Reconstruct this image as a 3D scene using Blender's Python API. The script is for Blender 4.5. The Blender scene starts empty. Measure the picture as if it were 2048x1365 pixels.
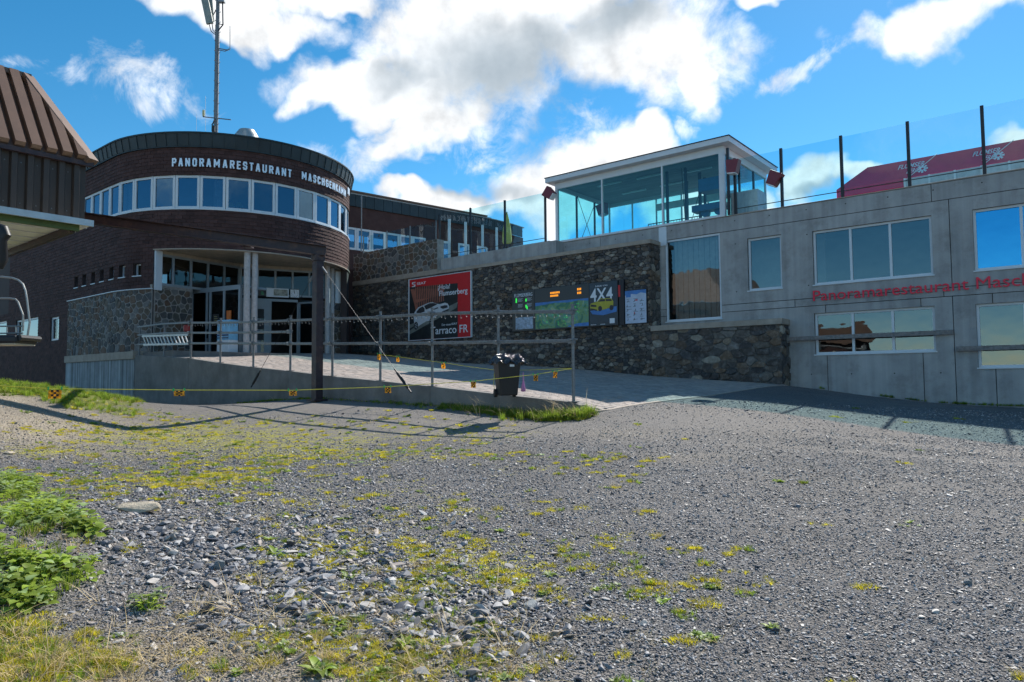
import bpy, bmesh, math, random
import numpy as np
from mathutils import Vector, Matrix
random.seed(7); rng = np.random.default_rng(7)
S = bpy.context.scene
COL = S.collection
R = math.radians

# ------------------------------------------------------------ camera
F, CX, CY, EYE = 1400.0, 1024.0, 682.5, 1.6
PITCH, ROLL = math.atan(78.5 / F), 0.008
fw = Vector((0, math.cos(PITCH), math.sin(PITCH))); r0 = Vector((1, 0, 0)); u0 = Vector((0, -math.sin(PITCH), math.cos(PITCH)))
rt = r0 * math.cos(ROLL) - u0 * math.sin(ROLL); up = r0 * math.sin(ROLL) + u0 * math.cos(ROLL)
cam = bpy.data.objects.new('camera', bpy.data.cameras.new('camera')); COL.objects.link(cam)
cam.data.sensor_width = 36; cam.data.lens = 36 * F / 2048; cam.data.clip_start = .05; cam.data.clip_end = 3000
m3 = Matrix((rt, up, -fw)).transposed(); cam.matrix_world = Matrix.Translation((0, 0, EYE)) @ m3.to_4x4()
S.camera = cam
S.view_settings.view_transform = 'Standard'; S.view_settings.look = 'None'; S.view_settings.gamma = 1
S.view_settings.exposure = 0.46
try: S.cycles.use_denoising = True; S.cycles.use_adaptive_sampling = True; S.cycles.adaptive_threshold = .02; S.cycles.max_bounces = 8; S.cycles.diffuse_bounces = 2; S.cycles.glossy_bounces = 3; S.cycles.transparent_max_bounces = 16; S.cycles.sample_clamp_indirect = 6
except Exception: pass

# ------------------------------------------------------------ sun and sky
SUN_EL = R(42); SH = Vector((-.55, -.835)).normalized()          # shadows fall this way
sun = bpy.data.objects.new('sun', bpy.data.lights.new('sun', 'SUN')); COL.objects.link(sun)
sun.data.energy = 5.0; sun.data.angle = R(.5); sun.data.color = (1, .95, .87)
sd = Vector((SH.x * math.cos(SUN_EL), SH.y * math.cos(SUN_EL), -math.sin(SUN_EL)))
sun.rotation_euler = sd.to_track_quat('-Z', 'Y').to_euler()

def px_dir(px, py): return (fw + rt * ((px - CX) / F) - up * ((py - CY) / F))
W = bpy.data.worlds.new('World'); S.world = W; W.use_nodes = True
def make_world():
    nt = W.node_tree; nt.nodes.clear(); N = nt.nodes.new; L = nt.links.new
    out = N('ShaderNodeOutputWorld'); bg = N('ShaderNodeBackground'); L(bg.outputs[0], out.inputs[0])
    bg.inputs[1].default_value = .092
    sky = N('ShaderNodeTexSky'); sky.sky_type = 'NISHITA'; sky.sun_disc = False
    sky.sun_elevation = SUN_EL; sky.sun_rotation = math.atan2(-SH.x, -SH.y); sky.altitude = 2000; sky.air_density = 1.0; sky.dust_density = .3; sky.ozone_density = 2.0
    hs = N('ShaderNodeHueSaturation'); L(sky.outputs[0], hs.inputs['Color']); hs.inputs['Saturation'].default_value = 1.34; hs.inputs['Hue'].default_value = .486; hs.inputs['Value'].default_value = 1.3
    tc = N('ShaderNodeTexCoord'); nrm = N('ShaderNodeVectorMath'); nrm.operation = 'NORMALIZE'; L(tc.outputs['Generated'], nrm.inputs[0]); D = nrm.outputs[0]
    def M(op, a, b=None, c=None, cl=False):
        n = N('ShaderNodeMath'); n.operation = op; n.use_clamp = cl
        for i, v in enumerate((a, b, c)):
            if v is None: continue
            if isinstance(v, (int, float)): n.inputs[i].default_value = v
            else: L(v, n.inputs[i])
        return n.outputs[0]
    def noise(scale, detail, rough, vec=D, dist=0.):
        n = N('ShaderNodeTexNoise'); n.inputs['Scale'].default_value = scale; n.inputs['Detail'].default_value = detail; n.inputs['Roughness'].default_value = rough; n.inputs['Distortion'].default_value = dist
        L(vec, n.inputs['Vector']); return n
    # warp the direction a little so that blobs have billowing outlines
    wn = noise(5.5, 4, .6); sb = N('ShaderNodeVectorMath'); sb.operation = 'SUBTRACT'; L(wn.outputs['Color'], sb.inputs[0]); sb.inputs[1].default_value = (.5, .5, .5)
    sc = N('ShaderNodeVectorMath'); sc.operation = 'SCALE'; L(sb.outputs[0], sc.inputs[0]); sc.inputs['Scale'].default_value = .17
    ad = N('ShaderNodeVectorMath'); L(D, ad.inputs[0]); L(sc.outputs[0], ad.inputs[1]); DW = ad.outputs[0]
    def blob(px, py, rx, ry, rot=0, vec=DW):
        c = px_dir(px, py).normalized(); z = Vector((0, 0, 1)); h = c.cross(z).normalized(); v = h.cross(c)
        a = R(rot); h2 = h * math.cos(a) + v * math.sin(a); v2 = -h * math.sin(a) + v * math.cos(a)
        k = 1 / math.sqrt(1 + ((px - CX) ** 2 + (py - 760) ** 2) / F ** 2); qs = []
        for ax, r_ in ((h2, rx), (v2, ry)):
            d = N('ShaderNodeVectorMath'); d.operation = 'DOT_PRODUCT'; L(vec, d.inputs[0]); d.inputs[1].default_value = ax * (F / (r_ * k)); qs.append(d.outputs['Value'])
        return M('MULTIPLY_ADD', qs[0], qs[0], M('MULTIPLY', qs[1], qs[1]))
    sepf = N('ShaderNodeSeparateXYZ'); L(D, sepf.inputs[0]); behind = M('MULTIPLY', M('LESS_THAN', sepf.outputs[1], .15), 9)
    def union(bl):
        o = None
        for b in bl: o = b if o is None else M('MINIMUM', o, b)
        return M('SUBTRACT', 1.0, M('ADD', o, behind))
    puffs = [blob(980, 90, 330, 165, 8), blob(740, 180, 220, 80, -8), blob(1260, 110, 260, 130, -14), blob(860, 255, 190, 55, 22), blob(1400, 165, 90, 60, -32), blob(610, 190, 75, 50, 30), blob(1130, 5, 260, 80),
             blob(890, 390, 120, 42, 10), blob(1060, 355, 130, 75, 10), blob(1190, 370, 200, 85, 10), blob(1290, 300, 75, 45, 20), blob(830, 385, 90, 30), blob(1380, 420, 120, 60), blob(1480, 430, 60, 60),
             blob(1640, 355, 85, 52), blob(1700, 350, 80, 34), blob(2080, 265, 85, 50), blob(1590, 375, 70, 50),
             blob(430, 0, 260, 62), blob(640, -15, 120, 40), blob(1560, -10, 100, 34), blob(1940, 5, 250, 72, 4)]
    n1 = noise(9, 9, .64, D, .25)
    f = M('ADD', union(puffs), M('MULTIPLY', M('SUBTRACT', n1.outputs['Fac'], .5), 2.3))
    dens = N('ShaderNodeMapRange'); dens.interpolation_type = 'SMOOTHSTEP'; L(f, dens.inputs[0]); dens.inputs[1].default_value = -.1; dens.inputs[2].default_value = .75
    wisp = [blob(262, 185, 140, 72, -8), blob(105, 165, 34, 60, -35), blob(1610, 135, 100, 28, 28), blob(700, 330, 190, 45), blob(1090, 300, 60, 50), blob(20, 150, 60, 40), blob(980, 280, 300, 90), blob(1380, 250, 40, 20)]
    n2 = noise(14, 9, .66, D, .5)
    fwp = M('ADD', union(wisp), M('MULTIPLY', M('SUBTRACT', n2.outputs['Fac'], .53), 4.5))
    dw = N('ShaderNodeMapRange'); dw.interpolation_type = 'SMOOTHSTEP'; L(fwp, dw.inputs[0]); dw.inputs[1].default_value = .15; dw.inputs[2].default_value = 1.5; dw.inputs[4].default_value = .72
    # the rest of the sky: the same fair weather cumulus, everywhere out of view
    n3 = noise(2.3, 6, .55, D, .3); sepz = N('ShaderNodeSeparateXYZ'); L(D, sepz.inputs[0])
    back = M('LESS_THAN', sepz.outputs[1], .25, cl=True)
    backs = N('ShaderNodeMapRange'); L(sepz.outputs[1], backs.inputs[0]); backs.inputs[1].default_value = .45; backs.inputs[2].default_value = .1
    d3 = N('ShaderNodeMapRange'); d3.interpolation_type = 'SMOOTHSTEP'; L(n3.outputs['Fac'], d3.inputs[0]); d3.inputs[1].default_value = .56; d3.inputs[2].default_value = .68; d3.inputs[4].default_value = .8
    d3m = M('MULTIPLY', d3.outputs[0], backs.outputs[0])
    dall = M('MAXIMUM', M('MAXIMUM', dens.outputs[0], dw.outputs[0]), d3m)
    # grey undersides where the big clouds are thick
    core = union([blob(1000, 130, 230, 85, 6), blob(1230, 60, 120, 60), blob(820, 150, 110, 40, 15), blob(960, 350, 120, 26), blob(1110, 240, 110, 32, 20), blob(1640, 385, 60, 18)])
    n4 = noise(7, 4, .55)
    cf = M('ADD', core, M('MULTIPLY', M('SUBTRACT', n4.outputs['Fac'], .5), 1.6))
    cm = N('ShaderNodeMapRange'); cm.interpolation_type = 'SMOOTHSTEP'; L(cf, cm.inputs[0]); cm.inputs[1].default_value = -.9; cm.inputs[2].default_value = 1.5; cm.inputs[4].default_value = .8
    n5 = noise(16, 5, .6)
    br = N('ShaderNodeMapRange'); L(n5.outputs['Fac'], br.inputs[0]); br.inputs[1].default_value = .3; br.inputs[2].default_value = .7; br.inputs[3].default_value = 6.8; br.inputs[4].default_value = 11.5
    wc = N('ShaderNodeMix'); wc.data_type = 'RGBA'; wc.blend_type = 'MULTIPLY'; wc.inputs[0].default_value = 1
    cb = N('ShaderNodeCombineColor'); 
    for i in range(3): L(br.outputs[0], cb.inputs[i])
    L(cb.outputs[0], wc.inputs[6]); wc.inputs[7].default_value = (.96, .98, 1, 1)
    gm = N('ShaderNodeMix'); gm.data_type = 'RGBA'; L(cm.outputs[0], gm.inputs[0]); L(wc.outputs[2], gm.inputs[6]); gm.inputs[7].default_value = (2.2, 3.0, 3.7, 1)
    fin = N('ShaderNodeMix'); fin.data_type = 'RGBA'; L(dall, fin.inputs[0]); L(hs.outputs[0], fin.inputs[6]); L(gm.outputs[2], fin.inputs[7])
    L(fin.outputs[2], bg.inputs[0])
make_world()
try: W.cycles.sampling_method = 'MANUAL'; W.cycles.sample_map_resolution = 256
except Exception: pass

# ------------------------------------------------------------ geometry of the place
O = Vector((0, 0, EYE))
def at(px, py, depth): d = px_dir(px, py); return O + d * (depth / d.y)
NV = Vector((.6348, .7727, 0)); UV = Vector((.7727, -.6348, 0)); ZV = Vector((0, 0, 1))
def wp(c, s, z, out=0.): return NV * (c - out) + UV * s + ZV * z            # a point on the wall plane c
def on(c, px, py):                                                       # photo point -> (s, z) on wall plane c
    d = px_dir(px, py); t = c / d.dot(NV); p = O + d * t; return p.dot(UV), p.z
def proj(p):
    v = Vector(p) - O; y = v.dot(fw)
    return (CX + F * v.dot(rt) / y, CY - F * v.dot(up) / y, y) if y > .05 else (-9e9, -9e9, y)
C_RAIL, C_STONE, C_CONC = 12.2, 23.8, 24.6
# round building
HC = 10.3; CC = Vector((-1.335 * HC, 3.335 * HC, 0)); RB = 5.56; A0 = math.atan2(-.7727, -.6348)
def path(s, out=0.):                                                     # s<0 straight wall going left, then the half round end
    if s < 0: n = Vector((math.cos(A0), math.sin(A0), 0)); return CC + n * (RB + out) + UV * s
    a = s / RB
    if a <= math.pi: n = Vector((math.cos(A0 + a), math.sin(A0 + a), 0)); return CC + n * (RB + out)
    n = Vector((math.cos(A0 + math.pi), math.sin(A0 + math.pi), 0)); return CC + n * (RB + out) - UV * (s - RB * math.pi)
def pnorm(s):
    a = A0 + min(max(s / RB, 0), math.pi); return Vector((math.cos(a), math.sin(a), 0))
def drum(px, py, out=0.):
    d = px_dir(px, py); r = RB + out; o2 = Vector((O.x - CC.x, O.y - CC.y)); d2 = Vector((d.x, d.y))
    a = d2.dot(d2); b = 2 * o2.dot(d2); c = o2.dot(o2) - r * r; q = b * b - 4 * a * c
    if q >= 0:
        t = (-b - math.sqrt(q)) / (2 * a); p = O + d * t; an = math.atan2(p.y - CC.y, p.x - CC.x) - A0
        if an < -math.pi: an += 2 * math.pi
        if an >= 0: return an * RB, p.z
    cpl = CC.dot(NV) - r; t = cpl / d.dot(NV); p = O + d * t; return (p - CC).dot(UV), p.z

def rbf(P):
    P = np.array(P, float); n = len(P); X = P[:, :2]
    def k(d): return np.where(d > 0, d * d * np.log(d + 1e-9), 0)
    K = k(np.linalg.norm(X[:, None] - X[None], axis=2)) + np.eye(n) * .4
    A = np.zeros((n + 3, n + 3)); A[:n, :n] = K; A[:n, n:n + 2] = X; A[:n, n + 2] = 1; A[n:, :n] = A[:n, n:].T
    w = np.linalg.solve(A, np.concatenate([P[:, 2], [0, 0, 0]]))
    def f(x, y):
        x = np.asarray(x, float); y = np.asarray(y, float); d = np.sqrt((x[..., None] - X[:, 0]) ** 2 + (y[..., None] - X[:, 1]) ** 2)
        return k(d) @ w[:n] + x * w[n] + y * w[n + 1] + w[n + 2]
    return f
def cdep(c, px): return c / ((px - CX) / F * .6348 + .7727)
G = [tuple(at(x, y, z)) for x, y, z in [(1140, 840, 14.7), (886, 815, 17.1), (640, 798, 20.4), (500, 806, 22.7), (380, 809, 25.2), (290, 810, 27.8),
     (1560, 772, 22.6), (1702, 785, 22.8), (1870, 805, 21.3), (2047, 813, 19.9), (1190, 826, 14.6), (1420, 792, 19.0), (0, 768, 17), (100, 774, 18), (200, 792, 19), (265, 808, 20.5),
     (0, 900, 11), (0, 832, 14), (300, 860, 15.5), (2048, 900, 11.5)]]
G += [(0, 0, 0), (3, 0, 0), (-3, 0, .05), (0, -8, -.3), (8, -6, -.3), (-8, -6, 0), (-6, 4, .45), (-3, 5, .3), (0, 5, .22), (5, 5, .2), (8, 5, .2), (0, 9, .42), (-22, 24, 1.1), (-30, 38, 1.2), (14, 12, .45), (20, 16, .4)]
gfun = rbf(G)
NODES = [(377, 717.5), (436, 726.5), (502, 735), (576, 743), (660, 753.5), (756, 763), (860, 774), (993, 789.5), (1143, 805.6)]
PV = [tuple(at(x, y, cdep(C_RAIL, x))) for x, y in NODES] + [tuple(at(278, 712, cdep(C_RAIL, 278)))]
PV += [tuple(at(x, y, z)) for x, y, z in [(1190, 826, 14.6), (1420, 792, 19.0), (1560, 772, 22.6), (1301, 752, 26.5), (1140, 737, cdep(23.8, 1140)), (900, 725, cdep(23.8, 900)), (710, 713, 37.8), (500, 713, 29), (565, 707, 33.4), (690, 708, 34)]]
pfun = rbf(PV)
def gz(x, y): return float(gfun(x, y))
def pz(x, y): return float(pfun(x, y))
PB = [at(1168, 827, 14.3), at(1420, 792, 19.0), at(1562, 772, 22.7)]      # right edge of the paving
def in_pave(x, y, m=0.):
    c = .6348 * x + .7727 * y; 
    if c < C_RAIL + .1 + m or c > C_STONE + .05: return False
    for a, b in ((PB[0], PB[1]), (PB[1], PB[2])):
        if a.y <= y <= b.y or (b is PB[2] and y > b.y) or (a is PB[0] and y < a.y):
            t = (y - a.y) / (b.y - a.y); return x < a.x + (b.x - a.x) * t - m
    return True

# ------------------------------------------------------------ mesh helpers
class MB:
    def __init__(s): s.v = []; s.f = []; s.r = []; s.mi = []; s.cur = 0.5; s.m = 0
    def face(s, pts):
        i = len(s.v); s.v += [tuple(p) for p in pts]; s.f.append(tuple(range(i, i + len(pts)))); s.r.append(s.cur); s.mi.append(s.m)
    def mesh_faces(s, pts, faces):
        i = len(s.v); s.v += [tuple(p) for p in pts]
        for f in faces: s.f.append(tuple(i + k for k in f)); s.r.append(s.cur); s.mi.append(s.m)
    def hexa(s, p):  # 8 points: bottom 0-3 counterclockwise from outside below, top 4-7
        s.mesh_faces(p, [(0, 3, 2, 1), (4, 5, 6, 7), (0, 1, 5, 4), (1, 2, 6, 5), (2, 3, 7, 6), (3, 0, 4, 7)])
    def box(s, c, size, ax=None):
        ax = ax or (Vector((1, 0, 0)), Vector((0, 1, 0)), ZV); c = Vector(c); a, b, d = [ax[i] * (size[i] / 2) for i in range(3)]
        s.hexa([c - a - b - d, c + a - b - d, c + a + b - d, c - a + b - d, c - a - b + d, c + a - b + d, c + a + b + d, c - a + b + d])
    def wbox(s, c0, c1, s0, s1, z0, z1):  # box in wall coordinates
        p = [wp(c0, s0, z0), wp(c0, s1, z0), wp(c1, s1, z0), wp(c1, s0, z0)]
        s.hexa(p + [q + ZV * (z1 - z0) for q in p])
    def bar(s, a, b, w, h=None, upv=ZV):
        a = Vector(a); b = Vector(b); h = h or w; d = (b - a); x = d.normalized(); y = upv.cross(x)
        if y.length < 1e-4: y = Vector((0, 1, 0)).cross(x)
        y.normalize(); z = x.cross(y); s.box((a + b) / 2, (d.length, w, h), (x, y, z))
    def tube(s, pts, r, n=8, cap=True):
        pts = [Vector(p) for p in pts]; rr = r if isinstance(r, (list, tuple)) else [r] * len(pts)
        t0 = (pts[1] - pts[0]).normalized(); a = t0.cross(ZV if abs(t0.z) < .9 else Vector((1, 0, 0))).normalized(); V = []; Fs = []
        for i, p in enumerate(pts):
            t = (pts[min(i + 1, len(pts) - 1)] - pts[max(i - 1, 0)]).normalized(); a = (a - t * a.dot(t)).normalized(); b = t.cross(a)
            for k in range(n): an = 2 * math.pi * k / n; V.append(p + (a * math.cos(an) + b * math.sin(an)) * rr[i])
        for i in range(len(pts) - 1):
            for k in range(n): k2 = (k + 1) % n; Fs.append((i * n + k, i * n + k2, (i + 1) * n + k2, (i + 1) * n + k))
        if cap: Fs += [tuple(reversed(range(n))), tuple(range((len(pts) - 1) * n, len(pts) * n))]
        s.mesh_faces(V, Fs)
    def prism(s, poly, d):
        poly = [Vector(p) for p in poly]; n = len(poly); q = [p + Vector(d) for p in poly]
        s.mesh_faces(poly + q, [tuple(reversed(range(n))), tuple(range(n, 2 * n))] + [(i, (i + 1) % n, n + (i + 1) % n, n + i) for i in range(n)])
    def build(s, name, mat, parent=None, smooth=False, kind=None, label=None, bevel=0):
        me = bpy.data.meshes.new(name); me.from_pydata(s.v, [], s.f)
        for m in (mat if isinstance(mat, (list, tuple)) else [mat]): me.materials.append(m)
        if len(s.f):
            at_ = me.attributes.new('rnd', 'FLOAT', 'FACE'); at_.data.foreach_set('value', s.r)
            me.polygons.foreach_set('material_index', s.mi)
            if smooth: me.polygons.foreach_set('use_smooth', [True] * len(s.f))
        o = bpy.data.objects.new(name, me); COL.objects.link(o)
        if parent: o.parent = parent; o.matrix_parent_inverse = Matrix.Translation(-parent.matrix_basis.translation)
        if kind: o['kind'] = kind
        if label: o['label'] = label
        if bevel:
            md = o.modifiers.new('bevel', 'BEVEL'); md.width = bevel; md.segments = 2; md.limit_method = 'ANGLE'
        if smooth:
            me.polygons.foreach_set('use_smooth', [True] * len(s.f))
            try: me.set_sharp_from_angle(angle=R(40))
            except Exception: pass
        return o
def thing(name, label, cat, loc=(0, 0, 0), group=None):
    o = bpy.data.objects.new(name, None); COL.objects.link(o); o.location = loc; o['label'] = label; o['category'] = cat; o.empty_display_size = .2
    if group: o['group'] = group
    return o
def tag(o, label, cat, group=None):
    o['label'] = label; o['category'] = cat
    if group: o['group'] = group
    return o
def text_mesh(body, bold=0.0):
    cu = bpy.data.curves.new('txt', 'FONT'); cu.body = body; cu.size = 1; cu.resolution_u = 3; cu.offset = bold
    o = bpy.data.objects.new('txt', cu); me = bpy.data.meshes.new_from_object(o)
    v = [tuple(x.co) for x in me.vertices]; f = [tuple(p.vertices) for p in me.polygons]
    bpy.data.objects.remove(o); bpy.data.curves.remove(cu); bpy.data.meshes.remove(me); return v, f
def text_on(mb, body, fn, x0, x1, y0, y1, bold=.0, depth=0.0, shear=0., keep=False):
    """fit lettering into the rectangle x0..x1, y0..y1 of the surface fn(x, y, out)"""
    v, f = text_mesh(body, bold)
    if not v: return
    xs = [p[0] for p in v]; ys = [p[1] for p in v]; a, b, c, d = min(xs), max(xs), min(ys), max(ys)
    sx = (x1 - x0) / (b - a); sy = (y1 - y0) / (d - c)
    if keep: sx = sy
    P = [(x0 + (p[0] - a) * sx + shear * (p[1] - c) * sy, y0 + (p[1] - c) * sy) for p in v]
    n = len(P)
    pts = [fn(x, y, depth) for x, y in P]
    if depth <= .003: mb.mesh_faces(pts, f); return
    back = [fn(x, y, 0.) for x, y in P]
    cnt = {}
    for p in f:
        for i in range(len(p)):
            e = (p[i], p[(i + 1) % len(p)]); cnt[e] = 1
    side = [(e[1], e[0], e[0] + n, e[1] + n) for e in cnt if (e[1], e[0]) not in cnt]
    mb.mesh_faces(pts + back, f + side)

# ------------------------------------------------------------ materials
MATS = {}
def pm(name, col, rough=.7, metal=0., var=.18, vs=3., bump=0., bs=60., pal=None, rnd=0., spec=.5, streak=0., dirt=None, dirt_amt=.5, dirt_scale=1.2, coat=0., emit=None, trans=0., objrnd=0.):
    m = bpy.data.materials.new(name); m.use_nodes = True; nt = m.node_tree; N = nt.nodes.new; L = nt.links.new; b = nt.nodes['Principled BSDF']
    b.inputs['Roughness'].default_value = rough; b.inputs['Metallic'].default_value = metal; b.inputs['Specular IOR Level'].default_value = spec
    geo = N('ShaderNodeNewGeometry'); P = geo.outputs['Position']
    if pal:
        atn = N('ShaderNodeAttribute'); atn.attribute_name = 'rnd'; rp = N('ShaderNodeValToRGB'); rp.color_ramp.interpolation = 'CONSTANT'; e = rp.color_ramp.elements
        while len(e) > 1: e.remove(e[-1])
        e[0].position = 0; e[0].color = (*pal[0], 1)
        for i, c in enumerate(pal[1:], 1): k = e.new(i / len(pal)); k.color = (*c, 1)
        if objrnd: oi = N('ShaderNodeObjectInfo'); L(oi.outputs['Random'], rp.inputs[0])
        else: L(atn.outputs['Fac'], rp.inputs[0])
        c = rp.outputs[0]
    else:
        rgb = N('ShaderNodeRGB'); rgb.outputs[0].default_value = (*col, 1); c = rgb.outputs[0]
    def mul(c, fac_socket, lo, hi):
        mr = N('ShaderNodeMapRange'); L(fac_socket, mr.inputs[0]); mr.inputs[3].default_value = lo; mr.inputs[4].default_value = hi
        x = N('ShaderNodeVectorMath'); x.operation = 'SCALE'; L(c, x.inputs[0]); L(mr.outputs[0], x.inputs['Scale']); return x.outputs[0]
    if rnd:
        atn = N('ShaderNodeAttribute'); atn.attribute_name = 'rnd'; c = mul(c, atn.outputs['Fac'], 1 - rnd, 1 + rnd)
    if objrnd and not pal:
        oi = N('ShaderNodeObjectInfo'); c = mul(c, oi.outputs['Random'], 1 - objrnd, 1 + objrnd)
    if var:
        n = N('ShaderNodeTexNoise'); L(P, n.inputs[0]); n.inputs['Scale'].default_value = vs; n.inputs['Detail'].default_value = 8; n.inputs['Roughness'].default_value = .65
        mr = N('ShaderNodeMapRange'); L(n.outputs[0], mr.inputs[0]); mr.inputs[1].default_value = .28; mr.inputs[2].default_value = .72; c = mul(c, mr.outputs[0], 1 - var, 1 + var)
    if streak:
        mp = N('ShaderNodeMapping'); L(P, mp.inputs[0]); mp.inputs['Scale'].default_value = (5, 5, .16)
        n = N('ShaderNodeTexNoise'); L(mp.outputs[0], n.inputs[0]); n.inputs['Scale'].default_value = 1; n.inputs['Detail'].default_value = 4
        mr = N('ShaderNodeMapRange'); L(n.outputs[0], mr.inputs[0]); mr.inputs[1].default_value = .35; mr.inputs[2].default_value = .68; c = mul(c, mr.outputs[0], 1 - streak, 1 + streak)
    if dirt:
        n = N('ShaderNodeTexNoise'); L(P, n.inputs[0]); n.inputs['Scale'].default_value = dirt_scale; n.inputs['Detail'].default_value = 9; n.inputs['Roughness'].default_value = .7
        mr = N('ShaderNodeMapRange'); L(n.outputs[0], mr.inputs[0]); mr.inputs[1].default_value = .5; mr.inputs[2].default_value = .72; mr.inputs[4].default_value = dirt_amt
        x = N('ShaderNodeMix'); x.data_type = 'RGBA'; L(mr.outputs[0], x.inputs[0]); L(c, x.inputs[6]); x.inputs[7].default_value = (*dirt, 1); c = x.outputs[2]
    L(c, b.inputs['Base Color'])
    if coat: b.inputs['Coat Weight'].default_value = coat
    if emit: b.inputs['Emission Color'].default_value = (*emit[:3], 1); b.inputs['Emission Strength'].default_value = emit[3]
    if bump:
        n = N('ShaderNodeTexNoise'); L(P, n.inputs[0]); n.inputs['Scale'].default_value = bs; n.inputs['Detail'].default_value = 6; n.inputs['Roughness'].default_value = .7
        bp = N('ShaderNodeBump'); L(n.outputs[0], bp.inputs['Height']); bp.inputs['Distance'].default_value = bump; L(bp.outputs[0], b.inputs['Normal'])
    if trans:
        tr = N('ShaderNodeBsdfTranslucent'); L(c, tr.inputs[0]); mx = N('ShaderNodeMixShader'); mx.inputs[0].default_value = trans; o = nt.nodes['Material Output']; L(b.outputs[0], mx.inputs[1]); L(tr.outputs[0], mx.inputs[2]); L(mx.outputs[0], o.inputs[0])
    MATS[name] = m; return m
def glass(name, tint, refl=.08, ior=1.5, gloss=(1, 1, 1), body=None, bodymix=0.):
    m = bpy.data.materials.new(name); m.use_nodes = True; nt = m.node_tree; N = nt.nodes.new; L = nt.links.new; nt.nodes.remove(nt.nodes['Principled BSDF'])
    o = nt.nodes['Material Output']; t = N('ShaderNodeBsdfTransparent'); t.inputs[0].default_value = (*tint, 1); g = N('ShaderNodeBsdfGlossy'); g.inputs['Roughness'].default_value = .015; g.inputs[0].default_value = (*gloss, 1)
    fr = N('ShaderNodeFresnel'); fr.inputs[0].default_value = ior; a = N('ShaderNodeMath'); a.operation = 'ADD'; a.use_clamp = True; L(fr.outputs[0], a.inputs[0]); a.inputs[1].default_value = refl
    # slight waviness of real panes
    geo = N('ShaderNodeNewGeometry'); n = N('ShaderNodeTexNoise'); L(geo.outputs['Position'], n.inputs[0]); n.inputs['Scale'].default_value = 1.3; bp = N('ShaderNodeBump'); L(n.outputs[0], bp.inputs['Height']); bp.inputs['Distance'].default_value = .004; L(bp.outputs[0], g.inputs['Normal'])
    x = N('ShaderNodeMixShader'); L(a.outputs[0], x.inputs[0]); L(g.outputs[0], x.inputs[2])
    if body:
        d = N('ShaderNodeBsdfDiffuse'); d.inputs[0].default_value = (*body, 1); y = N('ShaderNodeMixShader'); y.inputs[0].default_value = bodymix; L(t.outputs[0], y.inputs[1]); L(d.outputs[0], y.inputs[2]); L(y.outputs[0], x.inputs[1])
    else: L(t.outputs[0], x.inputs[1])
    L(x.outputs[0], o.inputs[0]); return m
shingle = pm('brown_shingle', (.072, .038, .035), .8, var=.22, vs=2.5, rnd=.22, bump=.004, bs=30, spec=.2, dirt=(.11, .075, .07), dirt_amt=.25, dirt_scale=.9)
brownwall = pm('brown_backing', (.05, .034, .032), .8)
cornice_m = pm('cornice_zinc', (.014, .028, .036), .55, metal=.05, var=.25, vs=1.5, rnd=.2, bump=.003, bs=3)
white_frame = pm('white_aluminium', (.62, .66, .70), .4, var=.06)
dark_frame = pm('dark_steel', (.022, .024, .03), .45, metal=.3, var=.1)
galv = pm('galvanised_steel', (.19, .20, .21), .5, metal=.35, var=.3, vs=14, dirt=(.12, .10, .085), dirt_amt=.5, dirt_scale=6)
concrete = pm('concrete', (.36, .352, .345), .88, var=.16, vs=1.1, bump=.006, bs=35, streak=.12, dirt=(.17, .155, .14), dirt_amt=.55, dirt_scale=1.6, rnd=.06)
concrete_dark = pm('ramp_concrete', (.20, .19, .18), .9, var=.25, vs=1.6, bump=.008, bs=28, streak=.06, dirt=(.10, .088, .072), dirt_amt=.6, dirt_scale=1.1)
concrete_streak = pm('streaked_concrete', (.26, .285, .30), .9, var=.2, vs=2, bump=.006, bs=30, streak=.5)
soffit_m = pm('soffit_concrete', (.42, .36, .27), .85, var=.2, vs=1.5, streak=.12)
coping_m = pm('coping_concrete', (.36, .30, .245), .85, var=.22, vs=3, bump=.004, bs=40)
col_m = pm('column_concrete', (.50, .47, .46), .85, var=.15, vs=9, bump=.004, bs=60, dirt=(.25, .22, .2), dirt_amt=.5, dirt_scale=7)
mortar = pm('mortar', (.30, .285, .265), .95, var=.3, vs=6, bump=.02, bs=40)
mortar_dark = pm('deep_joint', (.05, .047, .045), .95, var=.4, vs=5, bump=.02, bs=30)
rubble = pm('rubble_stone', (0, 0, 0), .78, pal=[(0.063, 0.052, 0.048), (0.09, 0.072, 0.06), (0.053, 0.047, 0.048), (0.112, 0.083, 0.062), (0.075, 0.063, 0.057), (0.128, 0.108, 0.09), (0.098, 0.069, 0.05), (0.06, 0.058, 0.059), (0.24, 0.19, 0.14), (0.083, 0.069, 0.062), (0.15, 0.103, 0.069), (0.048, 0.043, 0.043), (0.18, 0.159, 0.14), (0.105, 0.088, 0.075), (0.068, 0.055, 0.048), (0.15, 0.1, 0.065), (0.075, 0.069, 0.069), (0.3, 0.26, 0.21), (0.09, 0.077, 0.07), (0.12, 0.097, 0.077)], var=.4, vs=9, bump=.03, bs=14, dirt=(.38, .37, .35), dirt_amt=.4, dirt_scale=4.5)
fieldstone = pm('field_stone', (0, 0, 0), .75, pal=[(.085, .08, .078), (.11, .085, .06), (.075, .08, .085), (.13, .10, .075), (.06, .06, .062), (.14, .09, .06), (.17, .165, .16), (.09, .085, .07), (.12, .07, .045)], var=.35, vs=7, bump=.02, bs=16, dirt=(.3, .29, .27), dirt_amt=.25, dirt_scale=5)
paver_m = pm('paver', (0, 0, 0), .85, pal=[(.34, .285, .25), (.38, .315, .275), (.30, .26, .23), (.35, .30, .27), (.40, .33, .285), (.29, .255, .235)], var=.2, vs=4, bump=.004, bs=80, dirt=(.16, .145, .13), dirt_amt=.4, dirt_scale=.8)
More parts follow.
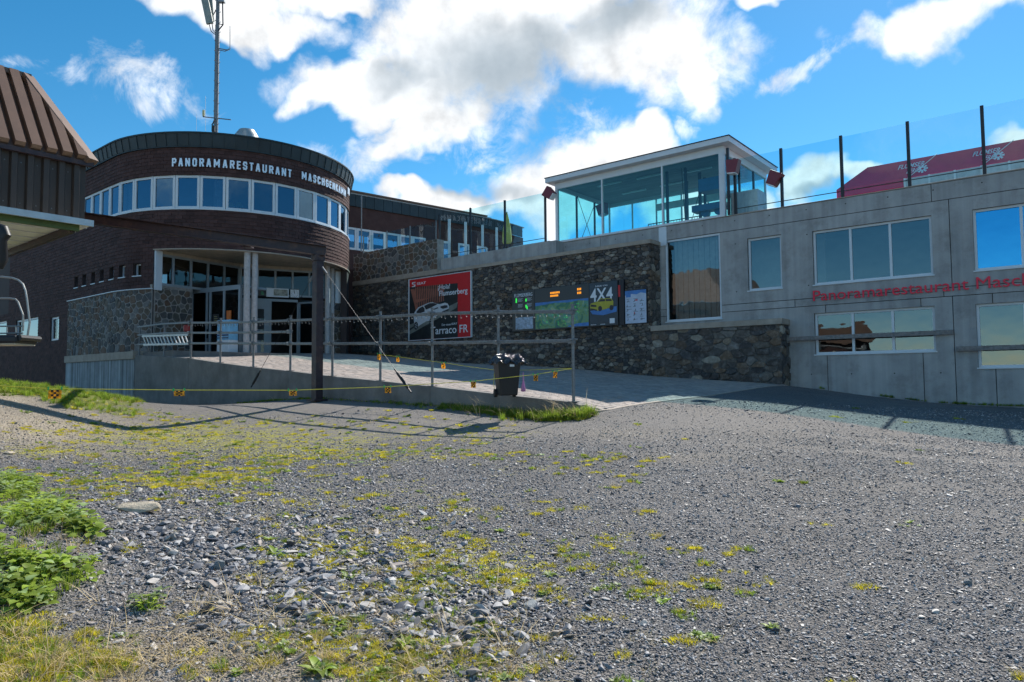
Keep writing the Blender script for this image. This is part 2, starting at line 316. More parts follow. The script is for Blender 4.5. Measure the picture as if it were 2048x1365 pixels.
joint_m = pm('paver_bed', (.10, .09, .08), .95, var=.3, bump=.01)
rust = pm('brown_steel', (.040, .022, .026), .5, metal=.1, var=.35, vs=7, dirt=(.17, .08, .045), dirt_amt=.55, dirt_scale=4, bump=.002)
barn_m = pm('barn_sheet', (.165, .095, .06), .45, metal=.1, var=.12, vs=2)
barn_dark = pm('barn_wall_sheet', (.05, .035, .028), .5, metal=.15, var=.15, vs=2)
black_m = pm('black_plastic', (.010, .010, .012), .5, var=.15, vs=8)
bag_m = pm('black_foil', (.02, .018, .022), .18, spec=.9, var=.1, bump=.02, bs=25)
red_m = pm('red_lettering', (.80, .01, .05), .45, var=.08)
lampred = pm('maroon_sheet', (.17, .02, .035), .5, var=.15)
silver = pm('silver_lettering', (.75, .80, .86), .35, metal=.35, var=.05)
yellow_rope = pm('yellow_rope', (.62, .52, .05), .7, var=.2, vs=30)
clip_g = pm('green_clip', (.02, .42, .10), .4, var=.05)
wood_m = pm('weathered_wood', (.22, .20, .19), .85, var=.4, vs=12, bump=.01, bs=50)
tent_red = pm('tent_fabric', (.60, .025, .11), .75, var=.18, vs=1.5, trans=.35)
tent_white = pm('tent_window', (.55, .56, .57), .6, var=.25, vs=4)
white_m = pm('white_paint', (.75, .76, .78), .5, var=.06)
poster_red = pm('poster_red', (.58, .015, .02), .45, var=.06)
poster_dark = pm('poster_dark', (.018, .022, .024), .45, var=.5, vs=4)
poster_road = pm('poster_road', (.17, .185, .17), .5, var=.3, vs=3)
poster_brick = pm('poster_terracotta', (.34, .12, .08), .5, var=.25, vs=4)
car_white = pm('poster_car_white', (.55, .58, .62), .45, var=.12, vs=6)
car_yel = pm('poster_car_yellow', (.42, .38, .03), .45, var=.2, vs=8)
panel_blk = pm('panel_black', (.012, .015, .02), .3, var=.1)
panel_navy = pm('panel_navy', (.012, .03, .05), .35, var=.4, vs=5)
print_blk = pm('print_black', (.03, .03, .035), .5, var=0)
print_white = pm('print_white', (.72, .75, .80), .5, var=0)
print_blue = pm('print_blue', (.06, .20, .50), .5, var=.25, vs=5)
print_sky = pm('print_pale', (.48, .55, .68), .5, var=.12, vs=4)
print_orange = pm('orange_print', (.65, .16, .03), .5, var=.1)
led_o = pm('orange_led', (.3, .1, 0), .5, var=0, emit=(1, .35, .02, .9))
led_g = pm('green_led', (.0, .2, .02), .5, var=0, emit=(.05, 1, .12, .6))
room_m = pm('room_plaster', (.75, .73, .66), .9, var=.1)
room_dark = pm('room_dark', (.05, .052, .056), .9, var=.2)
curtain_m = pm('curtain', (.68, .66, .62), .9, var=.15, vs=6)
ceiling_m = pm('pavilion_ceiling', (.24, .245, .25), .85, var=.08, rnd=.1)
tube_lamp = pm('strip_light', (.7, .72, .72), .5, var=0)
umb_m = pm('umbrella_cloth', (.62, .60, .20), .8, var=.1, trans=.3)
grey_box = pm('grey_cabinet', (.30, .32, .33), .5, metal=.4, var=.2, vs=5)
blue_m = pm('machine_blue', (.03, .12, .25), .45, var=.2)
win_glass = glass('window_glass', (.45, .52, .54), .085, 1.55, gloss=(.85, .97, 1))
blue_glass = glass('blue_window_glass', (.1, .3, .5), .42, 1.6, gloss=(.12, .62, 1))
tower_glass = glass('round_window_glass', (.22, .30, .38), .12, 1.6, gloss=(.42, .74, 1))
pav_glass = glass('pavilion_glass', (.42, .82, .88), .03, 1.45)
rail_glass = glass('railing_glass', (.60, .84, .88), .03, 1.45)
grey_frame = pm('grey_blue_frame', (.26, .31, .35), .45, var=.08)
door_glass = glass('door_glass', (.25, .27, .28), .02, 1.45)
roof_m = pm('flat_roof', (.12, .12, .12), .9)

# ------------------------------------------------------------ ground
def blobs(lst, px, py):
    o = 0
    for b in lst:
        x, y, rx, ry = b[:4]; k = b[4] if len(b) > 4 else 1
        o = np.maximum(o, k * np.exp(-(((px - x) / rx) ** 2 + ((py - y) / ry) ** 2)))
    return o
def nproj(x, y, z):
    v = np.stack([x - O.x, y - O.y, z - O.z], -1); d = v @ np.array(fw); d = np.where(d < .3, .3, d)
    return CX + F * (v @ np.array(rt)) / d, CY - F * (v @ np.array(up)) / d, v @ np.array(fw)
Z_TAN = [(60, 870, 260, 40), (1380, 915, 190, 16, .5), (900, 905, 200, 18, .35), (40, 850, 300, 62), (0, 800, 150, 40), (1240, 868, 160, 16, .5), (200, 905, 260, 20, .7), (700, 1345, 560, 60, .8), (350, 1290, 260, 60, .7), (150, 1340, 260, 60, .8), (250, 1170, 130, 60, .4)]
Z_MOSS = [(450, 880, 420, 50, .75), (900, 870, 200, 22, .5), (1050, 930, 200, 30, .3), (620, 1010, 350, 60, .5), (900, 1130, 330, 110, .55), (560, 1120, 160, 60, .5), (800, 1290, 300, 60, .5), (1250, 1180, 200, 90, .3), (600, 905, 330, 30, .8), (330, 872, 180, 24, .8), (80, 905, 140, 16, .8), (420, 960, 300, 40, .55), (650, 1090, 190, 50, .7), (900, 1030, 200, 30, .5), (960, 1140, 170, 70, .65), (1200, 1075, 110, 35, .45), (820, 1240, 150, 40, .45), (180, 975, 130, 26, .6), (700, 880, 120, 14, .7), (330, 1000, 60, 20, .5)]
Z_GRASS = [(90, 778, 130, 16, 1), (190, 800, 90, 20, 1), (20, 768, 60, 10, 1), (250, 822, 60, 12, .7)]
Z_COARSE = [(600, 1150, 420, 170), (350, 1080, 250, 120), (900, 1250, 300, 120)]
Z_SMOOTH = [(800, 850, 620, 34), (1400, 850, 350, 40, .8), (700, 812, 300, 20)]
def vnoise(x, y, seed=0):
    r = np.random.default_rng(seed); o = 0
    for k in range(9):
        a = r.uniform(0, 2 * np.pi); w = r.uniform(.5, 1.6) * 1.45 ** k * .35; o = o + np.sin((x * np.cos(a) + y * np.sin(a)) * w + r.uniform(0, 6.28)) / 1.3 ** k
    return o / 3.2
def ground_h(x, y):
    r = np.sqrt(x ** 2 + (y - 14) ** 2); w = np.clip((r - 38) / 40, 0, 1); w = w * w * (3 - 2 * w)
    h = gfun(x, y) * (1 - w) + w * (-.4 - .02 * np.clip(r - 38, 0, 400))
    near = np.exp(-((y - 4) / 9) ** 2)
    h = h + .022 * vnoise(x, y, 3) * (1 - w) + near * .02 * vnoise(x * 2.1, y * 2.1, 8)
    # earthy bank under the leafy plants on the left
    h = h + .16 * np.exp(-(((x + 3.9) / .9) ** 2 + ((y - 5.3) / 1.7) ** 2)) 
    return h
def lanes(x, y):
    o = 0
    for k, y0 in enumerate((12.6, 11.0, 8.4, 7.0)):
        yt = y0 - .045 * (x - 2 - k * .3) ** 2 + .25 * np.sin(x * .6 + k); o = np.maximum(o, np.exp(-((y - yt) / .33) ** 2))
    return o * np.clip((x - .2) / 3, 0, 1) * np.clip(vnoise(x * 1.3, y * 1.3, 44) + .75, 0, 1)
def make_ground():
    xs = np.concatenate([-np.geomspace(400, 30.5, 16), np.arange(-30, 26, .2), np.geomspace(26.2, 400, 16)])
    ys = np.concatenate([-np.geomspace(300, 6.5, 14), np.arange(-6, 42, .2), np.geomspace(42.3, 600, 18)])
    X, Y = np.meshgrid(xs, ys); H = ground_h(X, Y)
    cc = .6348 * X + .7727 * Y
    for i, j in zip(*np.where((cc > C_RAIL + .05) & (cc < 46) & (Y < 60) & (X > -45) & (X < 25))):
        if cc[i, j] > C_STONE or in_pave(X[i, j], Y[i, j], .12): H[i, j] = min(H[i, j], pfun(X[i, j], Y[i, j]) - .25) if cc[i, j] < C_STONE + .3 else H[i, j] - .6
    nx, ny = len(xs), len(ys); V = np.stack([X, Y, H], -1).reshape(-1, 3)
    idx = np.arange(nx * ny).reshape(ny, nx); Fq = np.stack([idx[:-1, :-1], idx[:-1, 1:], idx[1:, 1:], idx[1:, :-1]], -1).reshape(-1, 4)
    me = bpy.data.meshes.new('ground'); me.from_pydata(V.tolist(), [], Fq.tolist()); me.polygons.foreach_set('use_smooth', [True] * len(Fq))
    px, py, d = nproj(V[:, 0], V[:, 1], V[:, 2]); vis = d > .5
    for nm, z in (('tan', Z_TAN), ('moss', Z_MOSS), ('green', Z_GRASS), ('smooth', Z_SMOOTH)):
        a = me.attributes.new(nm, 'FLOAT', 'POINT'); a.data.foreach_set('value', np.maximum(np.where(vis, blobs(z, px, py), 0), lanes(V[:, 0], V[:, 1]) * .8 if nm == 'smooth' else 0).astype(np.float32))
    m = bpy.data.materials.new('gravel_ground'); m.use_nodes = True; nt = m.node_tree; N = nt.nodes.new; L = nt.links.new; b = nt.nodes['Principled BSDF']; b.inputs['Roughness'].default_value = .85; b.inputs['Specular IOR Level'].default_value = .3
    geo = N('ShaderNodeNewGeometry'); P = geo.outputs['Position']
    def vor(s, feat='F1'):
        v = N('ShaderNodeTexVoronoi'); L(P, v.inputs['Vector']); v.inputs['Scale'].default_value = s; v.feature = feat; return v
    def ns(s, d=6):
        v = N('ShaderNodeTexNoise'); L(P, v.inputs['Vector']); v.inputs['Scale'].default_value = s; v.inputs['Detail'].default_value = d; v.inputs['Roughness'].default_value = .65; return v
    def mr(s, a, b_, c, d):
        n = N('ShaderNodeMapRange'); L(s, n.inputs[0]); n.inputs[1].default_value = a; n.inputs[2].default_value = b_; n.inputs[3].default_value = c; n.inputs[4].default_value = d; return n.outputs[0]
    def mix(f, a, b_, bt='MIX'):
        n = N('ShaderNodeMix'); n.data_type = 'RGBA'; n.blend_type = bt
        for i, v in ((0, f), (6, a), (7, b_)):
            if isinstance(v, (int, float)): n.inputs[i].default_value = v
            elif isinstance(v, tuple): n.inputs[i].default_value = (*v, 1)
            else: L(v, n.inputs[i])
        return n.outputs[2]
    def attr(n_): a = N('ShaderNodeAttribute'); a.attribute_name = n_; return a.outputs['Fac']
    def mt(op, a, b_):
        n = N('ShaderNodeMath'); n.operation = op; n.use_clamp = True
        for i, v in enumerate((a, b_)):
            if isinstance(v, (int, float)): n.inputs[i].default_value = v
            else: L(v, n.inputs[i])
        return n.outputs[0]
    v1 = vor(34); v2 = vor(75); sp = N('ShaderNodeSeparateColor'); L(v1.outputs['Color'], sp.inputs[0]); sp2 = N('ShaderNodeSeparateColor'); L(v2.outputs['Color'], sp2.inputs[0])
    base = mix(sp.outputs[0], (.055, .055, .062), (.21, .20, .198)); base = mix(mr(sp2.outputs[0], .3, 1, 0, .6), base, (.30, .275, .25))
    tanc = mix(sp.outputs[1], (.27, .215, .16), (.50, .43, .33))
    n1 = ns(.9); n2 = ns(6, 8)
    base = mix(mr(n1.outputs[0], .42, .66, 0, .6), base, (.21, .185, .16)); n6 = ns(.28, 4); base = mix(mr(n6.outputs[0], .42, .62, 0, .35), base, (.06, .058, .06))
    base = mix(mt('MULTIPLY', attr('smooth'), mr(n2.outputs[0], .3, .7, .45, .85)), base, (.27, .243, .218))
    tm = mt('MULTIPLY', mt('ADD', attr('tan'), mr(n2.outputs[0], .3, .7, -.3, .3)), attr('tan')); c = mix(tm, base, tanc)
    n3 = ns(11, 10); n4 = ns(2.2, 6)
    ms = mr(mt('ADD', mt('MULTIPLY', attr('moss'), .5), mt('MULTIPLY', mr(n3.outputs[0], .35, .75, 0, 1), mr(n4.outputs[0], .3, .7, .3, 1))), .50, .68, 0, .9)
    ms = mt('MULTIPLY', ms, mr(attr('moss'), .05, .3, 0, 1)); mossc = mix(sp2.outputs[1], (.30, .30, .03), (.48, .42, .05)); c = mix(ms, c, mossc)
    gr = mr(mt('ADD', attr('green'), mr(n2.outputs[0], .3, .7, -.25, .25)), .3, .6, 0, 1); c = mix(gr, c, mix(sp2.outputs[2], (.10, .13, .02), (.24, .24, .05)))
    L(c, b.inputs['Base Color'])
    hb = mix(.5, v1.outputs['Distance'], v2.outputs['Distance']); bp = N('ShaderNodeBump'); bp.invert = True; L(hb, bp.inputs['Height']); bp.inputs['Distance'].default_value = .035; bp.inputs['Strength'].default_value = .9
    L(bp.outputs[0], b.inputs['Normal'])
    me.materials.append(m); o = bpy.data.objects.new('ground', me); COL.objects.link(o); o['kind'] = 'structure'
make_ground()

# ------------------------------------------------------------ stones laid in walls
def voronoi(seeds, x0, x1, y0, y1):
    seeds = np.array(seeds); out = []
    for i, (a, b) in enumerate(seeds):
        poly = [(x0, y0), (x1, y0), (x1, y1), (x0, y1)]
        d = (seeds[:, 0] - a) ** 2 + (seeds[:, 1] - b) ** 2
        for j in np.argsort(d)[1:22]:
            mx, my = (seeds[j] + (a, b)) / 2; nx, ny = seeds[j] - (a, b); q = []
            sd_ = [(p[0] - mx) * nx + (p[1] - my) * ny for p in poly]
            for k in range(len(poly)):
                p, r_ = poly[k], poly[(k + 1) % len(poly)]; dp, dr = sd_[k], sd_[(k + 1) % len(poly)]
                if dp <= 0: q.append(p)
                if dp * dr < 0: t = dp / (dp - dr); q.append((p[0] + (r_[0] - p[0]) * t, p[1] + (r_[1] - p[1]) * t))
            poly = q
            if len(poly) < 3: break
        if len(poly) >= 3: out.append(poly)
    return out
def seeds_for(x0, x1, y0, y1, w, h, jit=.38, big=.12):
    S_ = []; y = y0; r = 0
    while y < y1 + h:
        hh = h * random.uniform(.7, 1.35); x = x0 - random.random() * w
        while x < x1 + w:
            ww = w * random.uniform(.55, 1.6); S_.append((x + ww / 2, y + hh / 2 + random.uniform(-jit, jit) * hh)); x += ww
        y += hh
    return [s for s in S_ if random.random() > big]
def lay(parent, mat, polys, fn, asp, gap, dmin, dmax, keep=None, limit=300, name='stone'):
    """each polygon becomes a stone standing proud of the joints"""
    st = []
    for P in polys:
        P = [(x * asp, y) for x, y in P]; n = len(P); A = sum(P[i][0] * P[(i + 1) % n][1] - P[(i + 1) % n][0] * P[i][1] for i in range(n)) / 2
        if A < .004: continue
        cx = sum(p[0] for p in P) / n; cy = sum(p[1] for p in P) / n
        if keep and not keep(cx, cy): continue
        st.append((A, cx, cy, P))
    st.sort(key=lambda t: -t[0]); rest = MB(); n_obj = 0
    for k, (A, cx, cy, P) in enumerate(st):
        # clean short edges, round corners
        Q = []; n = len(P)
        for i in range(n):
            a, b, c = P[i - 1], P[i], P[(i + 1) % n]; la = math.hypot(a[0] - b[0], a[1] - b[1]); lc = math.hypot(c[0] - b[0], c[1] - b[1])
            ta = min(.35, .04 / max(la, 1e-6)); tc = min(.35, .04 / max(lc, 1e-6))
            if la < .03 or lc < .03: Q.append(b); continue
            Q += [(b[0] + (a[0] - b[0]) * ta, b[1] + (a[1] - b[1]) * ta), (b[0] + (c[0] - b[0]) * tc, b[1] + (c[1] - b[1]) * tc)]
        n = len(Q); rad = math.sqrt(A) * .5; g = min(.35, gap / rad); t1 = 1 - g; t2 = t1 * random.uniform(.82, .9); d = random.uniform(dmin, dmax)
        tx, ty = random.uniform(-.05, .05), random.uniform(-.05, .05); mb = MB() if k < limit else rest; mb.cur = random.random()
        V = [fn(cx + (x - cx) * t1, cy + (y - cy) * t1, -.02) for x, y in Q] + [fn(cx + (x - cx) * t1, cy + (y - cy) * t1, d * .62) for x, y in Q]
        V += [fn(cx + (x - cx) * t2, cy + (y - cy) * t2, d + (x - cx) * tx + (y - cy) * ty + random.uniform(-.006, .006)) for x, y in Q]
        Fs = [(i, (i + 1) % n, n + (i + 1) % n, n + i) for i in range(n)] + [(n + i, n + (i + 1) % n, 2 * n + (i + 1) % n, 2 * n + i) for i in range(n)] + [tuple(range(2 * n, 3 * n))]
        mb.mesh_faces(V, Fs)
        if k < limit: mb.build(name, mat, parent)
    if rest.f: rest.build('small_stones', mat, parent, kind='stuff')

def tall_wall():
    t = thing('stone_retaining_wall', 'long dark rubble stone retaining wall with concrete coping carrying the posters and terrace', 'stone wall', wp(C_STONE, -20, 2))
    sL = on(C_STONE, 706, 600)[0]; sR = on(C_STONE, 1301, 600)[0]; zT = on(C_STONE, 1301, 487)[1]; c = C_STONE
    b = MB(); b.wbox(c, C_CONC - .05, sL, sR, .4, zT); b.build('core', mortar_dark, t)
    pol = voronoi([(x, y) for x, y in seeds_for(sL / 2.1, sR / 2.1, .9, zT, .112, .108, .4, .14)], sL / 2.1, sR / 2.1, .9, zT)
    fn = lambda x, y, o: wp(c, x, y, o)
    def keep(x, y): p = wp(c, x, y); return y > pz(p.x, p.y) - .15
    lay(t, rubble, pol, fn, 2.1, .007, .005, .06, keep)
    # end face
    fe = lambda x, y, o: wp(x, sR, y) + UV * o
    pol = voronoi(seeds_for((c - .03) / 1.3, (C_CONC) / 1.3, .9, zT, .25, .22), (c - .03) / 1.3, (C_CONC) / 1.3, .9, zT)
    lay(t, rubble, pol, fe, 1.3, .012, .01, .05, None, 40)
    sm = on(c, 875, 522)[0]
    b = MB(); b.wbox(c - .07, C_CONC + .1, sm, sR + .08, zT, zT + .16); b.build('coping', coping_m, t, bevel=.01)
    z2 = on(c, 875, 531)[1]; b = MB(); b.wbox(c - .05, c + .5, sL, sm - .003, zT + .002, zT + .24); b.build('coping', coping_m, t, bevel=.01)
    # parapet of larger field stones with pale joints
    zp = on(c, 860, 480)[1]; b = MB(); b.wbox(c + .02, c + .45, sL, sm - .02, zT + .24, zp - .02); b.build('parapet_core', mortar, t)
    pol = voronoi(seeds_for(sL / 1.2, (sm - .02) / 1.2, zT + .24, zp, .27, .28, .45, .05), sL / 1.2, (sm - .02) / 1.2, zT + .24, zp)
    lay(t, fieldstone, pol, lambda x, y, o: wp(c + .02, x, y, o), 1.2, .02, .004, .03, None, 150)
    # low block at the right
    t2 = thing('low_stone_wall', 'low dark stone wall with brown coping in front of the grey concrete facade', 'stone wall', wp(c, -9, 1.3))
    sE = on(c, 1562, 650)[0]; z3 = on(c, 1556, 643)[1]
    b = MB(); b.wbox(c + .03, C_CONC - .02, sR + .003, sE - .03, .4, z3 - .1); b.build('core', pm('low_wall_mortar', (.13, .125, .118), .95, var=.4, vs=5, bump=.02, bs=30), t2)
    pol = voronoi(seeds_for(sR / 1.9, sE / 1.9, .9, z3 - .1, .20, .2), sR / 1.9, sE / 1.9, .9, z3 - .1)
    lay(t2, rubble, pol, lambda x, y, o: wp(c + .03, x, y, o), 1.9, .009, .01, .07, lambda x, y: y > gz(*wp(c, x, y).xy) - .3)
    pol = voronoi(seeds_for(c / 1.5, C_CONC / 1.5, .9, z3 - .1, .3, .26), c / 1.5, C_CONC / 1.5, .9, z3 - .1)
    lay(t2, rubble, pol, lambda x, y, o: wp(x, sE - .03, y) + UV * o, 1.5, .012, .02, .07)
    b = MB(); b.wbox(c - .06, C_CONC - .004, sR - 2.0 + 2.004, sE + .05, z3 - .1, z3 + .1); b.build('coping', coping_m, t2, bevel=.012)
    b = MB(); p = wp(c - .3, sE - .55, gz(*wp(c, sE - .5, 0).xy)); b.cur = .8
    return sL, sR, zT, zp, sm, sE, z3
sL, sR, zT, zPar, sM, sE, zLow = tall_wall()

# ------------------------------------------------------------ openings in walls
def wall_cells(mb, fn, s0, s1, z0, z1, holes, th, step=None):
    """front skin with openings and their reveals; fn(s, z, out)"""
    ss = sorted({s0, s1, *[min(max(h[0], s0), s1) for h in holes], *[min(max(h[1], s0), s1) for h in holes]})
    if step:
        e = []
        for a, b in zip(ss, ss[1:]): n = max(1, math.ceil((b - a) / step)); e += [a + (b - a) * i / n for i in range(n)]
        ss = e + [ss[-1]]
    zs = sorted({z0, z1, *[min(max(h[2], z0), z1) for h in holes], *[min(max(h[3], z0), z1) for h in holes]})
    ss = [a for i, a in enumerate(ss) if i == 0 or a - ss[i - 1] > 1e-5]; zs = [a for i, a in enumerate(zs) if i == 0 or a - zs[i - 1] > 1e-5]
    def opened(i, j):
        if not (0 <= i < len(ss) - 1 and 0 <= j < len(zs) - 1): return None
        a = (ss[i] + ss[i + 1]) / 2; b = (zs[j] + zs[j + 1]) / 2
        return any(h[0] < a < h[1] and h[2] < b < h[3] for h in holes)
    for i in range(len(ss) - 1):
        for j in range(len(zs) - 1):
            if opened(i, j): continue
            a, b, c, d = ss[i], ss[i + 1], zs[j], zs[j + 1]
            mb.face([fn(a, c, 0), fn(b, c, 0), fn(b, d, 0), fn(a, d, 0)]); mb.face([fn(b, c, -th), fn(a, c, -th), fn(a, d, -th), fn(b, d, -th)])
            if opened(i - 1, j) is not False: mb.face([fn(a, c, -th), fn(a, c, 0), fn(a, d, 0), fn(a, d, -th)])
            if opened(i + 1, j) is not False: mb.face([fn(b, c, 0), fn(b, c, -th), fn(b, d, -th), fn(b, d, 0)])
            if opened(i, j - 1) is not False: mb.face([fn(a, c, 0), fn(a, c, -th), fn(b, c, -th), fn(b, c, 0)])
            if opened(i, j + 1) is not False: mb.face([fn(a, d, 0), fn(b, d, 0), fn(b, d, -th), fn(a, d, -th)])
def fbox(mb, fn, a, b, c, d, o0, o1):
    mb.hexa([fn(a, c, o1), fn(b, c, o1), fn(b, c, o0), fn(a, c, o0), fn(a, d, o1), fn(b, d, o1), fn(b, d, o0), fn(a, d, o0)])
def window(parent, fn, a, b, c, d, mull=(), fw_=.07, setb=.09, gl=None, sill=True, name='window', frame_mat=None):
    f = MB(); o1, o0 = -setb + .05, -setb - .03
    fbox(f, fn, a, b, c, c + fw_, o0, o1); fbox(f, fn, a, b, d - fw_, d, o0, o1)
    xs = [a] + list(mull) + [b]
    fbox(f, fn, a, a + fw_, c + fw_, d - fw_, o0, o1 - .002); fbox(f, fn, b - fw_, b, c + fw_, d - fw_, o0, o1 - .002)
    for m in mull: fbox(f, fn, m - fw_ * .5, m + fw_ * .5, c + fw_, d - fw_, o0, o1 - .002)
    w = f.build(name, frame_mat or white_frame, parent)
    for p, q in zip(xs, xs[1:]):
        g = MB(); l = p + (fw_ if p == a else fw_ / 2); r_ = q - (fw_ if q == b else fw_ / 2); g.face([fn(l, c + fw_, -setb), fn(r_, c + fw_, -setb), fn(r_, d - fw_, -setb), fn(l, d - fw_, -setb)])
        g.build('pane', gl or win_glass, w)
    if sill: g = MB(); fbox(g, fn, a - .03, b + .03, c - .035, c + .002, -setb, .04); g.build('sill', white_frame, w)
    return w

# ------------------------------------------------------------ concrete terrace building
def concrete_building():
    c = C_CONC; fn = lambda s, z, o: wp(c, s, z, o)
    t = thing('concrete_building', 'grey concrete restaurant block with white framed windows and red lettering on the right', 'building', wp(c, -4, .8))
    zP = on(c, 1564, 416)[1]; s0 = on(c, 870, 520)[0]; s1 = 8.0
    def rect(xl, xr, yt, yb): a, zt = on(c, xl, yt); b = on(c, xr, yt)[0]; zb = on(c, xl, yb)[1]; return (a, b, zb, zt)
    Wn = [rect(1329.5, 1440, 481.7, 644.5), rect(1494, 1562, 478, 582.5), rect(1624, 1863.5, 463, 571), rect(1628, 1869.5, 627.4, 709.7)]
    a, b, z0, z1 = Wn[2]; w3 = b - a
    l5 = on(c, 1944, 421)[0]; Wn.append((l5, l5 + w3, z0, z1)); l6 = on(c, 1951, 609)[0]; Wn.append((l6, l6 + w3, on(c, 1953.5, 736)[1], on(c, 1949, 609)[1]))
    # formwork panels, each its own piece with a dark joint between
    zj1 = on(c, 1580, 445)[1]; zj2 = on(c, 1580, 600.5)[1]; zj3 = on(c, 1580, 615.5)[1]
    core = MB(); wall_cells(core, lambda s, z, o: wp(c + .03, s, z, o), s0, s1, -.5, zP, Wn, .28); core.build('wall_core', mortar_dark, t)
    g = .022
    rows = [(zj1, zP - .002, [s0, on(c, 1200, 440)[0], on(c, 1863, 400)[0], s1]), (zj2, zj1, [s0, on(c, 1438, 470)[0], on(c, 1903, 540)[0], s1]), (zj3, zj2, [s0, on(c, 1590, 608)[0], on(c, 1888, 595)[0], s1]),
            (-.5, zj3, [s0, on(c, 1654, 700)[0], on(c, 1848, 760)[0], on(c, 1912, 760)[0], on(c, 1993, 770)[0], s1])]
    for za, zb, xs in rows:
        for a, b in zip(xs, xs[1:]):
            cut = [h for h in Wn if h[0] <= a + g and h[1] >= b - g and h[2] > za and h[3] < zb]; zz = [za] + [q for h in cut for q in (h[2], h[3])] + [zb]
            for za_, zb_ in zip(zz[::2], zz[1::2]):
                m = MB(); m.cur = random.random(); wall_cells(m, fn, a + g / 2, b - g / 2, za_ + (g / 2 if za_ == za else 0), zb_ - (g / 2 if zb_ == zb else 0), Wn, .05); m.build('concrete_panel', concrete, t)
    m = MB(); zj4 = on(c, 1700, 738)[1]
    for i, (a, b, z0, z1) in enumerate(Wn):
        n = [1, 1, 3, 3, 3, 3][i]; window(t, fn, a, b, z0, z1, [a + (b - a) * k / n for k in range(1, n)], fw_=.075, setb=.15 if i else .10, gl=blue_glass if i == 4 else None)
    m = MB()
    for s_ in np.arange(s0 + 8, s1, 1.25):
        for z_ in (zj3 - .5, zj3 - 2.3, zj2 + .45, zj1 - .5, zj1 + .35):
            if not any(h[0] - .15 < s_ < h[1] + .15 and h[2] - .15 < z_ < h[3] + .15 for h in Wn): m.tube([wp(c, s_, z_, -.02), wp(c, s_, z_, .003)], .022, 7)
    m.build('tie_holes', mortar_dark, t, kind='stuff')
    # rooms behind
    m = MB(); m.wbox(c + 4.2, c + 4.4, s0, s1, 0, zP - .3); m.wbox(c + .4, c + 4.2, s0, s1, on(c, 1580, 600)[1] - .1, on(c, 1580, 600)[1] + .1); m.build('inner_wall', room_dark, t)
    a, b, z0, z1 = Wn[1]; m = MB(); m.wbox(c + 1.6, c + 1.7, a - 1, b + 1, z0 - .5, z1 + .4); m.build('room_wall', room_m, t)
    a, b, z0, z1 = Wn[0]; m = MB()
    for k in range(16): x = a + .25 + k * .11; m.wbox(c + .32 + .03 * (k % 2), c + .36 + .03 * (k % 2), x, x + .1, z0 + .05, z1 - .02)
    m.build('curtain', curtain_m, t)
    m = MB()
    for z in (zP,): m.wbox(c - .02, c + .35, on(c, 1110, 480)[0], s1, z, z + .03)
    m.build('coping', coping_m, t)
    m = MB(); m.wbox(c + .35, c + 17, s0 - 4, s1, zP - .55, zP - .25); m.build('roof', roof_m, t)
    m = MB(); m.wbox(c + .3, c + 17, s1 - .2, s1, -.5, zP - .55); m.build('side_wall', concrete, t)
    # red lettering
    sa, z = on(c, 1627, 603); text = 'Panoramarestaurant Maschgenkamm'
    hx = on(c, 1627, 588)[1] - z; sb = on(c, 1907, 575)[0]
    ratio = 1.
    v, f = text_mesh('Panoramarestaurant', 0); wv = max(p[0] for p in v) - min(p[0] for p in v)
    v2, f2 = text_mesh('Panoramarestaurant Masch', 0); w2 = max(p[0] for p in v2) - min(p[0] for p in v2)
    m = MB(); text_on(m, 'Panoramarestaurant Masch', lambda x, y, o: wp(c, x, y, o + .02), sa, sa + (on(c, 1938, 580)[0] - sa) * w2 / wv, z, z + (hx * 1.38), 0, .03)
    m.build('red_lettering', red_m, t)
    return zP, Wn
ZP, WINS = concrete_building()

def wood_rail(xa, ya, xb, yb, label):
    c = C_CONC; a, z1 = on(c, xa, ya); b, z2 = on(c, xb, yb); z = (z1 + z2) / 2
    t = thing('wooden_guard_rail', label, 'guard rail', wp(c - .12, a, z), 'wooden rails bolted across the lower windows')
    m = MB(); m.wbox(c - .2, c - .13, a, b, z - .07, z + .07); m.build('plank', wood_m, t, bevel=.01)
    n = max(2, int((b - a) / 1.2))
    for k in range(n + 1): s = a + .05 + (b - a - .1) * k / n; m = MB(); m.wbox(c - .13, c - .005, s - .03, s + .03, z - .05, z + .05); m.wbox(c - .215, c - .2, s - .02, s + .02, z - .02, z + .02); m.build('bracket', galv, t)
wood_rail(1568, 676, 1909, 669, 'weathered wooden rail across the lower three pane window beside the low stone wall')
wood_rail(1914, 698, 2100, 694, 'weathered wooden rail across the lower right window at the edge of the photo')

